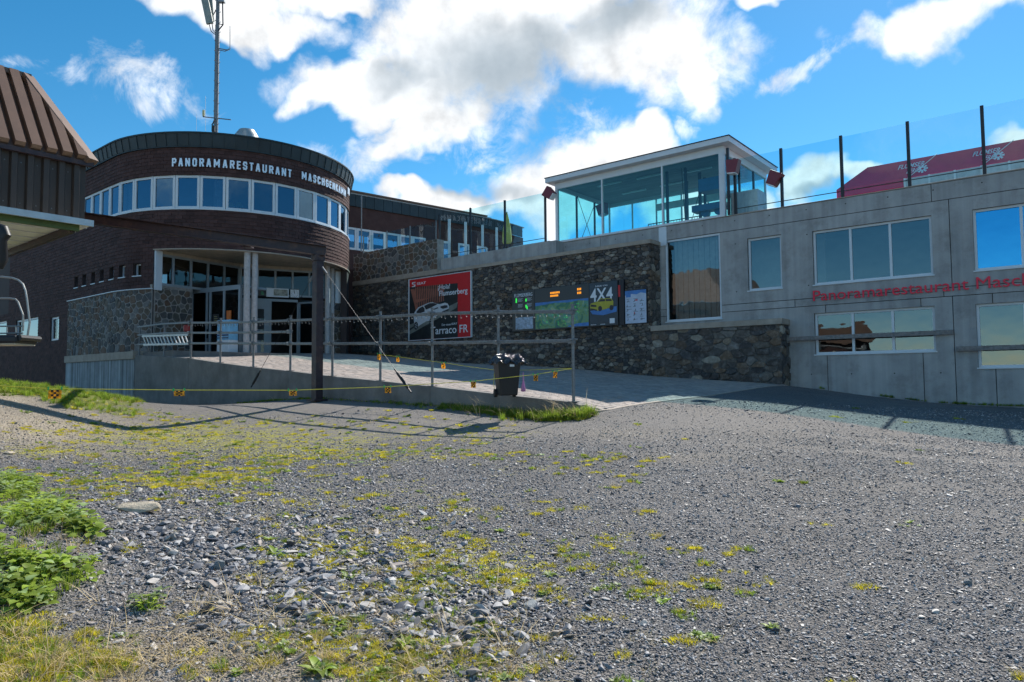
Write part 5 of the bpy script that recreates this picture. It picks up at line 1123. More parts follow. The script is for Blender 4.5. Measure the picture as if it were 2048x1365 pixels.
# ------------------------------------------------------------ lift station at the left
def station():
    E = at(172, 330, 15.9); E = Vector((E.x, E.y, 0)); a = -NV; b = -UV       # a: towards the camera, b: away left
    def P(i, j, z): return E + a * i + b * j + ZV * z
    zE = at(178, 326, 15.9).z; zB = at(172, 441, 15.9).z
    t = thing('lift_station', 'brown corrugated metal lift station with sloping roof at the left edge', 'building', P(2, 2, zB))
    m = MB(); m.box(P(4, 3, (zE + zB) / 2), (8, 6, zE - zB - .02), (a, b, ZV)); m.build('wall', barn_dark, t)
    for k in range(27):
        i = .12 + k * .30; m = MB(); m.cur = random.random()
        q = [P(i, 0, zB), P(i + .17, 0, zB), P(i + .14, -.08, zB), P(i + .03, -.08, zB)]; m.hexa([q[3], q[2], q[1], q[0]] + [p + ZV * (zE - zB) for p in (q[3], q[2], q[1], q[0])]); m.build('wall_rib', barn_dark, t)
    m = MB()
    for k in range(26):
        for zz in (zB + .15, zE - .3): q = P(.37 + k * .3, -.005, zz); m.box(q, (.02, .02, .02), (a, b, ZV))
    m.build('screws', galv, t)
    # steep roof face with hip at the right end
    T = at(55, 158, 16.4); ti = (T - E).dot(a); tj = (T - E).dot(b); zt = T.z; e0 = (-.08, -.12)
    def RP(i, f_): return P(i, -.12 + (tj + .12) * f_, zE + (zt - zE) * f_)
    m = MB(); m.face([RP(-.08, 0), RP(ti, 1), RP(9, 1), RP(9, 0)][::-1]); m.face([P(-.08, -.12, zE), P(ti, tj, zt), P(ti, 4, zt), P(-.08, 6, zE)]); m.face([P(ti, tj, zt), P(9, tj, zt), P(9, 5, zt), P(ti, 5, zt)]); m.build('roof', barn_m, t)
    nrm_ = (RP(1, 1) - RP(1, 0)).cross(a).normalized(); 
    if nrm_.dot(-b) < 0: nrm_ = -nrm_
    for k in range(29):
        i = .05 + k * .30; f1 = 1. if i > ti + .1 else max(0.01, (i - .02) / (ti + .08)); f2 = 1. if i + .19 > ti + .1 else max(.01, (i + .13) / (ti + .08))
        m = MB(); d_ = nrm_ * .16; m.hexa([RP(i, .0) + d_ * 0, RP(i + .19, 0), RP(i + .19, f2), RP(i, f1), RP(i, .0) + d_, RP(i + .19, 0) + d_, RP(i + .19, f2) + d_, RP(i, f1) + d_]); m.build('roof_rib', barn_m, t)
    m = MB(); m.bar(P(-.06, -.19, zE + .0), P(ti + .03, tj - .06, zt + .03), .26, .14); m.build('hip_flashing', barn_m, t)
    m = MB(); m.bar(P(ti - .05, tj - .02, zt + .03), P(9, tj - .02, zt + .03), .2, .12); m.build('ridge_flashing', barn_m, t)
    m = MB(); m.bar(P(-.1, -.12, zE - .06), P(9, -.12, zE - .06), .1, .1); m.build('gutter', rust, t)
    # canopy slab under the wall
    zc = at(186, 451, 15.4).z; K = at(186, 451, 15.4); K = Vector((K.x, K.y, 0))
    def Q(i, j, z): return K + a * i + b * j + ZV * z
    t2 = thing('station_canopy', 'pale canopy roof with green steel beams under the brown lift station', 'canopy', Q(2, 1, zc)); under = pm('canopy_underside', (.78, .78, .70), .7, var=.1); gsteel = pm('green_steel', (.06, .11, .03), .5, var=.2)
    m = MB(); m.box(Q(4, 3, zc + .03), (8, 6, .06), (a, b, ZV)); m.build('deck', under, t2)
    m = MB(); m.box(Q(4, -.03, zc + .03), (8, .04, .14), (a, b, ZV)); m.build('edge_trim', pm('edge_grey', (.45, .48, .5), .4, metal=.4), t2)
    for k in range(8): m = MB(); m.box(Q(4, .35 + k * .7, zc - .012), (8, .02, .02), (a, b, ZV)); m.build('deck_seam', white_m, t2)
    m = MB(); m.box(Q(4, .25, zc - .07), (7.6, .1, .13), (a, b, ZV)); m.build('green_beam', gsteel, t2)
    m = MB(); m.box(Q(2.2, 2.6, zc - .12), (.14, 4.6, .22), (a, b, ZV)); m.build('green_beam', gsteel, t2)
    m = MB(); m.box(Q(.3, 3., zc - .09), (.1, 5.4, .16), (a, b, ZV)); m.build('edge_beam', rust, t2)
    for j in (1.2, 4.8): m = MB(); q = Q(6.5, j, zc - .2); m.bar(q, Vector((q.x, q.y, gz(q.x, q.y) - .1)), .25); m.build('support', gsteel, t2)
    # the hanging chair
    dC = 10.6; t3 = thing('lift_chair', 'empty chairlift chair with black seat and steel hoop at the left edge', 'lift chair', at(20, 690, dC)); stl = pm('chair_steel', (.34, .34, .32), .4, metal=.6)
    def C3(x, y, dd=0): return at(x, y, dC + dd)
    for dd, nm in ((0, 'hoop'), (.45, 'hoop')):
        pts = [C3(-60, 553, dd), C3(5, 554, dd), C3(25, 556.5, dd), C3(37, 561, dd), C3(46, 569, dd), C3(51, 582, dd), C3(54, 600, dd), C3(57, 625, dd), C3(59.5, 645, dd), C3(57, 660, dd), C3(54, 680, dd)]
        if dd == 0: m = MB(); m.tube(pts, .015, 8); m.build(nm, stl, t3, smooth=True)
    m = MB(); m.tube([C3(-60, 597), C3(20, 597), C3(31, 599), C3(36, 604), C3(46, 630), C3(46.5, 650), C3(46, 662)], .014, 8); m.tube([C3(-60, 653), C3(45, 653)], .012, 6); m.tube([C3(-60, 667), C3(46, 667)], .012, 6); m.tube([C3(14, 653), C3(14, 667)], .01, 5); m.tube([C3(32, 653), C3(32, 667)], .01, 5); m.build('safety_bar', stl, t3)
    p = C3(-14, 681); m = MB(); m.box(p, (1.04, .5, .13), (Vector((1, 0, 0)), Vector((0, 1, 0)), ZV)); m.build('seat', black_m, t3, bevel=.04)
    p = C3(-14, 689.5); m = MB(); m.box(p, (.98, .44, .03)); m.build('seat_pan', pm('pan_tan', (.45, .38, .28), .6), t3)
    m = MB(); q = C3(56, 677); m.tube([q - Vector((0, .2, 0)), q + Vector((0, .25, 0))], .045, 10); m.build('arm_pad', black_m, t3)
    m = MB(); m.tube([C3(-60, 553, 0), C3(-60, 440, 0)], .03); m.build('hanger', stl, t3)
    # grip head in the canopy
    m = MB(); m.tube([at(-2, 452, 12.5), at(6, 458, 12.5), at(10, 470, 12.5), at(3, 482, 12.5), at(4, 520, 12.5), at(0, 538, 12.5)], [.05, .09, .10, .09, .1, .05], 10); tag(m.build('cable_grip', black_m, None, smooth=True), 'black cable grip arm hanging under the station canopy', 'cable grip')
station()
# the house across the yard, seen only in the window reflections
def other_house():
    t = thing('yard_house', 'brown house with cream framed windows reflected in the lower windows of the concrete building', 'building', (-26, 4, .2)); c0 = Vector((-27, 3, 0))
    ax = Vector((.42, -.9, 0)).normalized(); n = Vector((.9, .42, 0)).normalized(); fn = lambda s, z, o: c0 + ax * s + n * (3 + o) + ZV * z
    ws = [(-6, -3.6, 1.9, 3.4), (-1.5, 1.2, 1.9, 3.4), (3.4, 5.8, 1.9, 3.4)]
    m = MB(); wall_cells(m, fn, -9, 8, -.6, 4.6, ws, .3); m.build('wall', shingle, t)
    for w in ws: window(t, fn, *w, [(w[0] + w[1]) / 2], fw_=.16, setb=.05, sill=False, frame_mat=pm('cream_frame', (.6, .55, .42), .6))
    m = MB(); m.hexa([fn(-9, -.6, -.31), fn(8, -.6, -.31), fn(8, -.6, -6), fn(-9, -.6, -6), fn(-9, 4.6, -.31), fn(8, 4.6, -.31), fn(8, 4.6, -6), fn(-9, 4.6, -6)]); m.build('inner_block', room_dark, t)
    m = MB(); m.prism([fn(-9.5, 4.61, .6), fn(-9.5, 4.61, -6.6), fn(-9.5, 6.4, -3)], ax * 18); m.build('roof', barn_m, t)
other_house()

# ------------------------------------------------------------ posters and panels on the stone wall
def flat(c, x0, y0, x1, y1):
    """surface coordinates 0..1 on a board whose photo corners are given (left top, right bottom)"""
    a, zt = on(c, x0, y0); b, zb = on(c, x1, y1); return a, b, zb, zt
def billboard():
    c = C_STONE - .14; a, zt = on(c, 818, 560); b = on(c, 942, 545)[0]; zb = on(c, 820, 682)[1]; w, h = b - a, zt - zb
    t = thing('red_billboard', 'red framed advertising billboard of a white car on the stone wall', 'billboard', wp(c, a, zb))
    fn = lambda x, y, o: wp(c, a + x * w, zb + y * h, o)
    m = MB(); m.wbox(c, c + .09, a, b, zb, zt); m.build('backing', white_frame, t)
    m = MB(); fbox(m, fn, .01, .99, .008, .992, .001, .006); m.build('red_print', poster_red, t)
    m = MB(); m.face([fn(.01, .01, .008), fn(.80, .01, .008), fn(.80, .84, .008), (fn(.012, .875, .008))]); m.build('picture_ground', poster_dark, t)
    m = MB(); m.face([fn(.01, .10, .010), fn(.78, .46, .010), fn(.80, .55, .010), fn(.40, .40, .010), fn(.01, .16, .010)]); m.face([fn(.01, .2, .0102), fn(.30, .32, .0102), fn(.28, .34, .0102), fn(.01, .26, .0102)]); m.build('picture_road', poster_road, t)
    m = MB()
    m.face([fn(.10, .60, .0095), fn(.55, .70, .0095), fn(.60, .78, .0095), fn(.10, .84, .0095)]); m.face([fn(.03, .84, .0095), fn(.09, .84, .0095), fn(.16, .46, .0095), fn(.12, .48, .0095)])
    for k in range(16):
        x = .12 + k * .03; m.face([fn(x, .50 + k * .006, .0105), fn(x + .014, .50 + k * .006, .0105), fn(x + .004, .86, .0105), fn(x - .010, .86, .0105)])
    m.build('picture_facade', poster_brick, t)
    m = MB()
    for k in range(15): x = .135 + k * .03; m.face([fn(x, .66, .0106), fn(x + .010, .66, .0106), fn(x, .83, .0106), fn(x - .01, .83, .0106)])
    m.build('picture_shadow_slots', poster_dark, t)
    # car
    m = MB(); body = [(.09, .30), (.08, .40), (.10, .46), (.16, .53), (.24, .555), (.33, .585), (.40, .59), (.46, .56), (.52, .545), (.60, .56), (.64, .545), (.665, .50), (.66, .45), (.62, .42), (.50, .385), (.42, .335), (.38, .30), (.30, .295), (.20, .245), (.14, .21), (.10, .24)]
    m.face([fn(x, y, .012) for x, y in body]); m.build('picture_car', car_white, t)
    m = MB()
    for poly in ([(.13, .46), (.18, .515), (.24, .54), (.27, .50), (.27, .45), (.14, .42)], [(.26, .545), (.35, .575), (.42, .575), (.48, .545), (.36, .50), (.29, .48)], [(.53, .51), (.59, .52), (.64, .515), (.645, .48), (.57, .465), (.53, .485)], [(.55, .425), (.66, .46), (.655, .43), (.56, .405)], [(.40, .475), (.48, .50), (.50, .485), (.42, .465)]): m.face([fn(x, y, .0132) for x, y in poly])
    for cx, cy, rx, ry in ((.125, .235, .035, .065), (.385, .285, .036, .062)): m.face([fn(cx + rx * math.cos(k * math.pi / 8), cy + ry * math.sin(k * math.pi / 8), .0135) for k in range(16)])
    m.build('picture_glass', print_blk, t)
    m = MB()
    for cx, cy, rx, ry in ((.125, .235, .022, .042), (.385, .285, .022, .04)):
        for k in range(5): an = k * 1.257; m.face([fn(cx + rx * math.cos(an + e) * q, cy + ry * math.sin(an + e) * q, .0142) for e, q in ((-.15, .2), (.15, .2), (.2, 1), (-.2, 1))])
    m.face([fn(.58, .44, .0142), fn(.63, .45, .0142), fn(.63, .462, .0142), fn(.58, .452, .0142)]); m.build('picture_wheels', car_white, t)
    m = MB(); text_on(m, '¡Hola!', fn, .49, .68, .755, .85, .004, .014); text_on(m, 'Flumserberg', fn, .51, .95, .645, .755, .01, .014); text_on(m, 'SEAT', fn, .14, .29, .895, .935, .005, .014); text_on(m, 'Der neue', fn, .55, .69, .20, .235, 0, .014); text_on(m, 'SEAT', fn, .70, .79, .205, .235, .0, .014); text_on(m, 'Tarraco FR', fn, .37, .955, .075, .195, .006, .014)
    # split S emblem
    for poly in ([(.055, .935), (.062, .95), (.115, .95), (.115, .935), (.075, .935), (.075, .925), (.115, .905), (.115, .915), (.055, .915)], [(.115, .90), (.115, .885), (.108, .87), (.055, .87), (.055, .885), (.095, .885), (.095, .895), (.06, .912)]): m.face([fn(x, y, .014) for x, y in poly])
    m.build('white_lettering', print_white, t)
    for x in (.0, 1.): m = MB(); fbox(m, fn, x - .006, x + .006, 0, 1, 0, .02); m.build('frame', white_frame, t)
    for y in (.0, 1.): m = MB(); fbox(m, fn, -.006, 1.006, y - .004, y + .004, 0, .022); m.build('frame', white_frame, t)
billboard()
def info_panel():
    c = C_STONE - .16; a, zt0 = on(c, 1024, 586); b = on(c, 1235, 560)[0]; zb0 = on(c, 1027, 661)[1]; w = b - a
    zt = (on(c, 1024, 584)[1] + on(c, 1235, 560)[1]) / 2; zb = (zb0 + on(c, 1235, 654)[1]) / 2; h = zt - zb
    t = thing('information_panel', 'wide black information panel with ski map, orange display and yellow car advert', 'information board', wp(c, a, zb)); fn = lambda x, y, o: wp(c, a + x * w, zb + y * h, o)
    def X(px): return (on(c, px, 610)[0] - a) / w
    m = MB(); m.wbox(c, c + .14, a, b, zb, zt); m.build('housing', panel_blk, t, bevel=.01)
    m = MB(); fbox(m, fn, 1.01, 1.05, 0, 1.0, -.1, 0); m.build('side_housing', dark_frame, t)
    x1, x2, x3 = X(1070), X(1178), X(1233)
    for x in (x1 - .004, x2 + .002): m = MB(); fbox(m, fn, x - .0025, x + .0025, 0, 1, 0, .006); m.build('divider', dark_frame, t)
    # map
    mm = bpy.data.materials.new('map_print'); mm.use_nodes = True; nt = mm.node_tree; N = nt.nodes.new; L = nt.links.new; bs = nt.nodes['Principled BSDF']; bs.inputs['Roughness'].default_value = .35
    g = N('ShaderNodeNewGeometry'); n1 = N('ShaderNodeTexNoise'); L(g.outputs[0], n1.inputs[0]); n1.inputs['Scale'].default_value = 2.2; n1.inputs['Detail'].default_value = 8; n1.inputs['Distortion'].default_value = 1.4
    rp = N('ShaderNodeValToRGB'); L(n1.outputs[0], rp.inputs[0]); e = rp.color_ramp.elements; e[0].position = .3; e[0].color = (.015, .10, .12, 1); e[1].position = .7; e[1].color = (.30, .42, .20, 1)
    for p_, cl in ((.42, (.02, .17, .09, 1)), (.5, (.16, .30, .10, 1)), (.58, (.06, .25, .22, 1))): k = e.new(p_); k.color = cl
    L(rp.outputs[0], bs.inputs['Base Color']); MATS['map'] = mm
    m = MB(); m.face([fn(x, y, .008) for x, y in ((x1 + .004, .03), (x2 - .004, .03), (x2 - .004, .66), (x1 + .004, .66))]); m.build('map_print', mm, t)
    m = MB(); m.face([fn(x, y, .0095) for x, y in ((x1 + .004, .58), (x1 + .1, .60), (x1 + .2, .625), (x1 + .32, .60), (x1 + .42, .63), (x2 - .004, .60), (x2 - .004, .66), (x1 + .004, .66))]); m.face([fn(x, y, .0095) for x, y in ((x2 - .2, .03), (x2 - .004, .03), (x2 - .004, .11), (x2 - .1, .10), (x2 - .18, .06))]); m.build('map_sky', print_blue, t)
    m = MB()
    for k in range(26): x = x1 + .05 + random.random() * (x2 - x1 - .1); y = .1 + random.random() * .45; fbox(m, fn, x, x + .004, y, y + .015, .009, .012)
    m.build('map_lights', led_g, t)
    m = MB()
    for x, y, s_ in ((.30, .86, .095), (.31, .79, .08)): 
        for k in range(7): fbox(m, fn, X(1101) + k * s_ * .14, X(1101) + k * s_ * .14 + s_ * .1, y - .02, y + .025, .004, .008)
    for k in range(3): fbox(m, fn, X(1155) + k * .013, X(1155) + k * .013 + .009, .86, .91, .004, .008); fbox(m, fn, X(1155) + k * .013, X(1155) + k * .013 + .009, .775, .825, .004, .008)
    m.build('led_display', led_o, t)
    m = MB(); text_on(m, 'FLUMSERBERG', fn, X(1029), X(1065), .845, .93, 0, .008)
    for k in range(2):
        for j in range(3): 
            for q in range(4): fbox(m, fn, X(1036 + k * 18), X(1046 + k * 18 - q % 2 * 2), .80 - j * .14 - q * .022, .806 - j * .14 - q * .022, .004, .006)
    text_on(m, '4X4', fn, X(1181), X(1226), .56, .86, .012, .008, .0); text_on(m, 'SUZUKI', fn, X(1191), X(1204), .89, .925, .01, .008); text_on(m, 'VITARA', fn, X(1206), X(1216), .89, .925, .0, .008); fbox(m, fn, X(1181), X(1192), .035, .045, .004, .006); fbox(m, fn, X(1200), X(1210), .035, .045, .004, .006); fbox(m, fn, X(1219), X(1229), .05, .16, .004, .0062)
    m.build('white_lettering', print_white, t)
    m = MB()
    for x, y in ((1031.5, .74), (1031.5, .78), (1051, .75), (1051, .60), (1053, .56)): fbox(m, fn, X(x), X(x + 2.6), y - .03, y + .04, .004, .007)
    m.build('green_lights', led_g, t)
    m = MB(); m.face([fn(x, y, .005) for x, y in ((x2 + .006, .02), (.995, .02), (.995, .98), (x2 + .006, .98))]); m.build('advert_ground', panel_navy, t)
    m = MB(); m.face([fn(x, y, .0065) for x, y in ((x2 + .01, .36), (.99, .42), (.99, .30), (x2 + .12, .24), (x2 + .03, .28))]); m.build('advert_water', print_blue, t)
    cx0 = X(1180); u = X(1228) - cx0
    m = MB(); m.face([fn(cx0 + x * u, .33 + y * .30, .009) for x, y in ((.02, .2), (0, .5), (.04, .66), (.3, .76), (.44, .98), (.9, .92), (.98, .66), (.97, .36), (.9, .26), (.6, .12), (.3, .06))]); m.build('advert_car', car_yel, t)
    m = MB()
    for poly in ([(.34, .74), (.46, .92), (.64, .90), (.64, .74)], [(.67, .74), (.67, .90), (.88, .87), (.93, .7)], [(.03, .42), (.28, .36), (.28, .5), (.04, .58)], [(.02, .2), (.3, .06), (.3, .16), (.03, .3)]): m.face([fn(cx0 + x * u, .33 + y * .30, .0105) for x, y in poly])
    for cx in (.43, .9): m.face([fn(cx0 + (cx + .085 * math.cos(k * math.pi / 8)) * u, .33 + (.22 + .20 * math.sin(k * math.pi / 8)) * .30, .011) for k in range(16)])
    m.build('advert_car_details', print_blk, t)
    m = MB(); m.face([fn(x, y, .007) for x, y in ((X(1031), .05), (X(1066), .05), (X(1066), .34), (X(1031), .34))]); m.build('small_map', pm('small_map_print', (.35, .42, .52), .5, var=.7, vs=7), t)
    m = MB(); fbox(m, fn, X(1237), X(1241), .62, .88, -.02, .012); m.build('red_tab', poster_red, t)
info_panel()
def notice_board():
    c = C_STONE - .1; a, zt = on(c, 1250, 583); b = on(c, 1292, 579)[0]; zb = on(c, 1252, 648)[1]; t = thing('rules_board', 'tall pale blue rules board with small figures right of the black panel', 'notice board', wp(c, a, zb)); w, h = b - a, zt - zb; fn = lambda x, y, o: wp(c, a + x * w, zb + y * h, o)
    m = MB(); m.wbox(c, c + .06, a - .03, b + .03, zb - .03, zt + .03); m.build('frame', dark_frame, t)
    m = MB(); fbox(m, fn, 0, 1, 0, 1, .001, .006); m.build('print', print_sky, t)
    m = MB(); m.face([fn(0, .86, .008), fn(.3, .9, .008), (fn(.55, .87, .008)), fn(.75, .92, .008), fn(1, .88, .008), fn(1, 1, .008), fn(0, 1, .008)]); fbox(m, fn, .05, .28, .80, .95, .008, .01); m.build('blue_heading', print_blue, t)
    m = MB(); 
    for j in range(9):
        for i in range(3): 
            if (i + j) % 3 != 2: fbox(m, fn, .08 + i * .31, .08 + i * .31 + random.uniform(.12, .24), .74 - j * .078, .75 - j * .078, .007, .009)
    for j in range(5):
        for i in range(3):
            x = .1 + i * .34 + random.uniform(-.03, .03); y = .66 - j * .14; m.tube([fn(x, y, .009), fn(x + .03, y + .03, .009), fn(x + .02, y + .06, .009)], .008, 4); m.tube([fn(x - .04, y - .005, .009), fn(x + .06, y + .01, .009)], .005, 4)
    m.build('figures', print_blk, t)
    m = MB(); fbox(m, fn, .42, .47, .29, .33, .008, .01); fbox(m, fn, .48, .6, .68, .72, .008, .01); m.build('red_marks', poster_red, t)
notice_board()
# bike or ski rack behind the columns
def ski_rack():
    c = C_STONE - .5; t = thing('ski_rack', 'dark steel ski rack against the stone wall left of the red billboard', 'ski rack', wp(c, on(c, 735, 700)[0], 2.8)); a, z1_ = on(c, 703, 676); b = on(c, 772, 676)[0]; z0 = on(c, 735, 706)[1]
    dk = pm('rack_steel', (.10, .12, .13), .5, metal=.5)
    for z in (z0 + .1, z1_): m = MB(); m.tube([wp(c, a, z), wp(c, b, z)], .02, 6); m.build('rail', dk, t)
    n = 26
    for k in range(n + 1): m = MB(); s = a + (b - a) * k / n; m.tube([wp(c, s, z0 + .1), wp(c, s, z1_)], .009, 5, False); m.build('bar', dk, t)
    for x in (762, 771): s = on(c, x, 680)[0]; m = MB(); m.tube([wp(c - .1, s, z0 - .1), wp(c - .1, s, z1_ + .9)], .03, 8); m.build('post', dk, t)
    for k in range(5):
        s = a + .3 + (b - a - .5) * k / 5; zc_ = z1_ + .45; m = MB(); m.tube([wp(c - .05, s + .33 * math.cos(q * math.pi / 8), zc_ + .38 * math.sin(q * math.pi / 8)) for q in range(-3, 12)], .012, 5, False); m.build('hoop', dk, t)
ski_rack()

# ------------------------------------------------------------ wheelie bin
def bin_():
    p = at(1014, 788, 15.15); z = pz(p.x, p.y); p = Vector((p.x, p.y, z)); ang = R(14); ax = Vector((math.cos(ang), math.sin(ang), 0)); ay = Vector((-math.sin(ang), math.cos(ang), 0))
    t = thing('wheelie_bin', 'black wheelie bin with black foil bag over its lid beside a railing post', 'rubbish bin', p)
    h = .78; m = MB()
    def ring(z_, w, d): return [p + ax * (x * w) + ay * (y * d) + ZV * z_ for x, y in ((-1, -1), (1, -1), (1, 1), (-1, 1))]
    m.hexa(ring(.04, .19, .2) + ring(h, .25, .27)); m.build('body', black_m, t, bevel=.025)
    m = MB(); m.hexa(ring(h, .275, .3) + ring(h + .05, .275, .3)); m.build('rim', black_m, t, bevel=.012)
    for x in (-.19, .17):
        m = MB(); q = p + ax * x * 1.15 + ay * .16 + ZV * .09; m.tube([q - ax * .03, q + ax * .03], .09, 16); m.build('wheel', black_m, t)
    m = MB(); m.tube([p - ax * .2 + ay * .3 + ZV * (h + .02), p + ax * .2 + ay * .3 + ZV * (h + .02)], .02, 8); m.build('handle', black_m, t)
    m = MB(); q = p - ay * .268 + ZV * (h - .1) + ax * .05; m.box(q - ay * .003, (.1, .006, .05), (ax, ay, ZV)); m.build('white_label', print_white, t)
    # crumpled bag
    m = MB(); nx, ny = 26, 22; V = []
    for j in range(ny + 1):
        for i in range(nx + 1):
            u, v = i / nx * 2 - 1, j / ny * 2 - 1; r_ = max(abs(u), abs(v)); zz = h + .12 - .16 * max(0, r_ - .6) ** 1.1 * 3 + random.uniform(-.018, .03) + .03 * math.sin(u * 9 + v * 5)
            w_ = .38 if u > 0 else .34; V.append(p + ax * (u * w_ + random.uniform(-.015, .015)) + ay * (v * .36 + random.uniform(-.015, .015)) + ZV * max(zz, h - .12))
    m.mesh_faces(V, [(j * (nx + 1) + i, j * (nx + 1) + i + 1, (j + 1) * (nx + 1) + i + 1, (j + 1) * (nx + 1) + i) for j in range(ny) for i in range(nx)]); o = m.build('foil_bag', bag_m, None); tag(o, 'crumpled shiny black foil bag draped over the wheelie bin', 'bag')
    q = p + ax * .3 - ay * .25 + ZV * .28; m = MB(); m.tube([q + ZV * .26, q + ZV * .08, q - ZV * .02, q - ZV * .13, q - ZV * .16], [.008, .012, .035, .055, .04], 7); tag(m.build('pink_bag', pm('pink_plastic', (.55, .25, .45), .5, trans=.3), None), 'small pink plastic bag hanging beside the wheelie bin', 'bag')
bin_()

# ------------------------------------------------------------ rope fence with pennants
def checker_mat():
    m = bpy.data.materials.new('pennant_check'); m.use_nodes = True; nt = m.node_tree; N = nt.nodes.new; L = nt.links.new; b = nt.nodes['Principled BSDF']; b.inputs['Roughness'].default_value = .6
    a = N('ShaderNodeAttribute'); a.attribute_name = 'rnd'; r_ = N('ShaderNodeValToRGB'); r_.color_ramp.interpolation = 'CONSTANT'; r_.color_ramp.elements[0].color = (.80, .33, .015, 1); r_.color_ramp.elements[1].position = .6; r_.color_ramp.elements[1].color = (.02, .015, .015, 1); L(a.outputs['Fac'], r_.inputs[0]); L(r_.outputs[0], b.inputs['Base Color'])
    t = N('ShaderNodeBsdfTranslucent'); L(r_.outputs[0], t.inputs[0]); x = N('ShaderNodeMixShader'); x.inputs[0].default_value = .45; L(b.outputs[0], x.inputs[1]); L(t.outputs[0], x.inputs[2]); L(x.outputs[0], nt.nodes['Material Output'].inputs[0]); return m
chk = checker_mat()
def pennant(P, dirv, w, h, tilt, label):
    t = thing('pennant', label, 'pennant', P, 'checkered pennants clipped to the yellow rope')
    n = Vector((dirv.y, -dirv.x, 0)).normalized(); dn = (-ZV + n * tilt).normalized(); nx, ny = 5, 4; m = MB()
    for i in range(nx):
        for j in range(ny):
            def q(a, b): return P + dirv * ((a / nx - .5) * w) + dn * (b / ny * h + .015) + n * (.012 * math.sin(a * 1.6 + b) )
            dark = (i + j) % 2 == 1 and 0 < i < nx - 1 + (j % 2) * 0 and True
            m.cur = 1. if dark else 0.; m.face([q(i, j), q(i, j + 1), q(i + 1, j + 1), q(i + 1, j)])
    m.build('cloth', chk, t)
    for s in (-1, 1): c = MB(); c.box(P + dirv * (s * w * .5) + ZV * .005, (w * .13, .02, .05), (dirv, n, ZV)); c.build('clip', clip_g, t)
def ropes():
    A = at(-60, 769, 9.2); B = wp(C_RAIL + .03, *on(C_RAIL + .03, 1143, 738)); xs = [(-60, 769), (110, 778), (358, 780.5), (585, 781), (775, 774), (880, 767), (946, 763), (1071, 749.5), (1110, 743), (1143, 738)]
    def onseg(px, py):  # vertical plane through A and B
        d2 = (B - A); n = Vector((d2.y, -d2.x, 0)); d = px_dir(px, py); t = (A - O).dot(n) / d.dot(n); return O + d * t
    pts = [onseg(x, y) for x, y in xs]; m = MB(); m.tube(pts, .007, 6); tag(m.build('yellow_rope', yellow_rope, None), 'long yellow rope stretched from the left edge to the end post of the railing', 'rope')
    dv = (B - A); dv.z = 0; dv.normalize()
    for x, y, w, h, ti, lab in ((110, 778, .155, .12, .1, 'leftmost orange checkered pennant, over the grass bank'), (358, 780.5, .15, .085, .5, 'orange checkered pennant in front of the left end of the ramp wall'), (585, 781, .13, .085, .55, 'yellow lit pennant just left of the brown steel column base'), (775, 774, .125, .1, .3, 'checkered pennant just right of the brown column above the grass strip'), (946, 763, .115, .11, .2, 'checkered pennant just left of the wheelie bin'), (1071, 749.5, .115, .115, .1, 'checkered pennant right of the wheelie bin on the lower rope'), (1110, 743, .11, .12, .05, 'checkered pennant nearest the end post of the railing')):
        pennant(onseg(x, y), dv, w, h, ti, lab)
    c = C_RAIL + .03; S2 = [(757, 709), (795, 714), (887, 726), (940, 734), (993, 741)]; q = [wp(c, *on(c, x, y)) for x, y in S2]
    m = MB(); m.tube(q, .007, 6); e = [wp(c, *on(c, x, y)) for x, y in ((993, 741), (1060, 740.5), (1143, 737))]; m.tube(e, .007, 6)
    tag(m.build('yellow_rope', yellow_rope, None), 'yellow rope tied between three posts of the railing', 'rope')
    for x, y, w, h, lab in ((758, 708, .12, .15, 'checkered pennant tied to the railing post left of the billboard'), (796, 714, .10, .12, 'small checkered pennant on the rope below the billboard left edge'), (887, 726, .125, .13, 'checkered pennant on the rope below the billboard right edge')): pennant(wp(c - .05, *on(c - .05, x, y)), UV, w, h, .05, lab)
    m = MB(); s, z = on(c, 993, 740)
    for k in range(6): m.tube([wp(c + .05 + .045 * math.cos(a_), s + .045 * math.sin(a_), z - .05 + k * .02) for a_ in np.linspace(0, 6.28, 9)], .008, 5, False)
    m.tube([wp(c - .01, s - .05, z), wp(c - .03, s - .06, z - .3), wp(c - .01, s - .05, z - .6)], .007, 5); m.tube([wp(c - .01, s, z), wp(c, s + .3, z - .05), wp(c, s + .6, z - .02)], .01, 5)
    tag(m.build('rope_knot', yellow_rope, None), 'yellow rope wound round the railing post beside the wheelie bin', 'rope')
ropes()

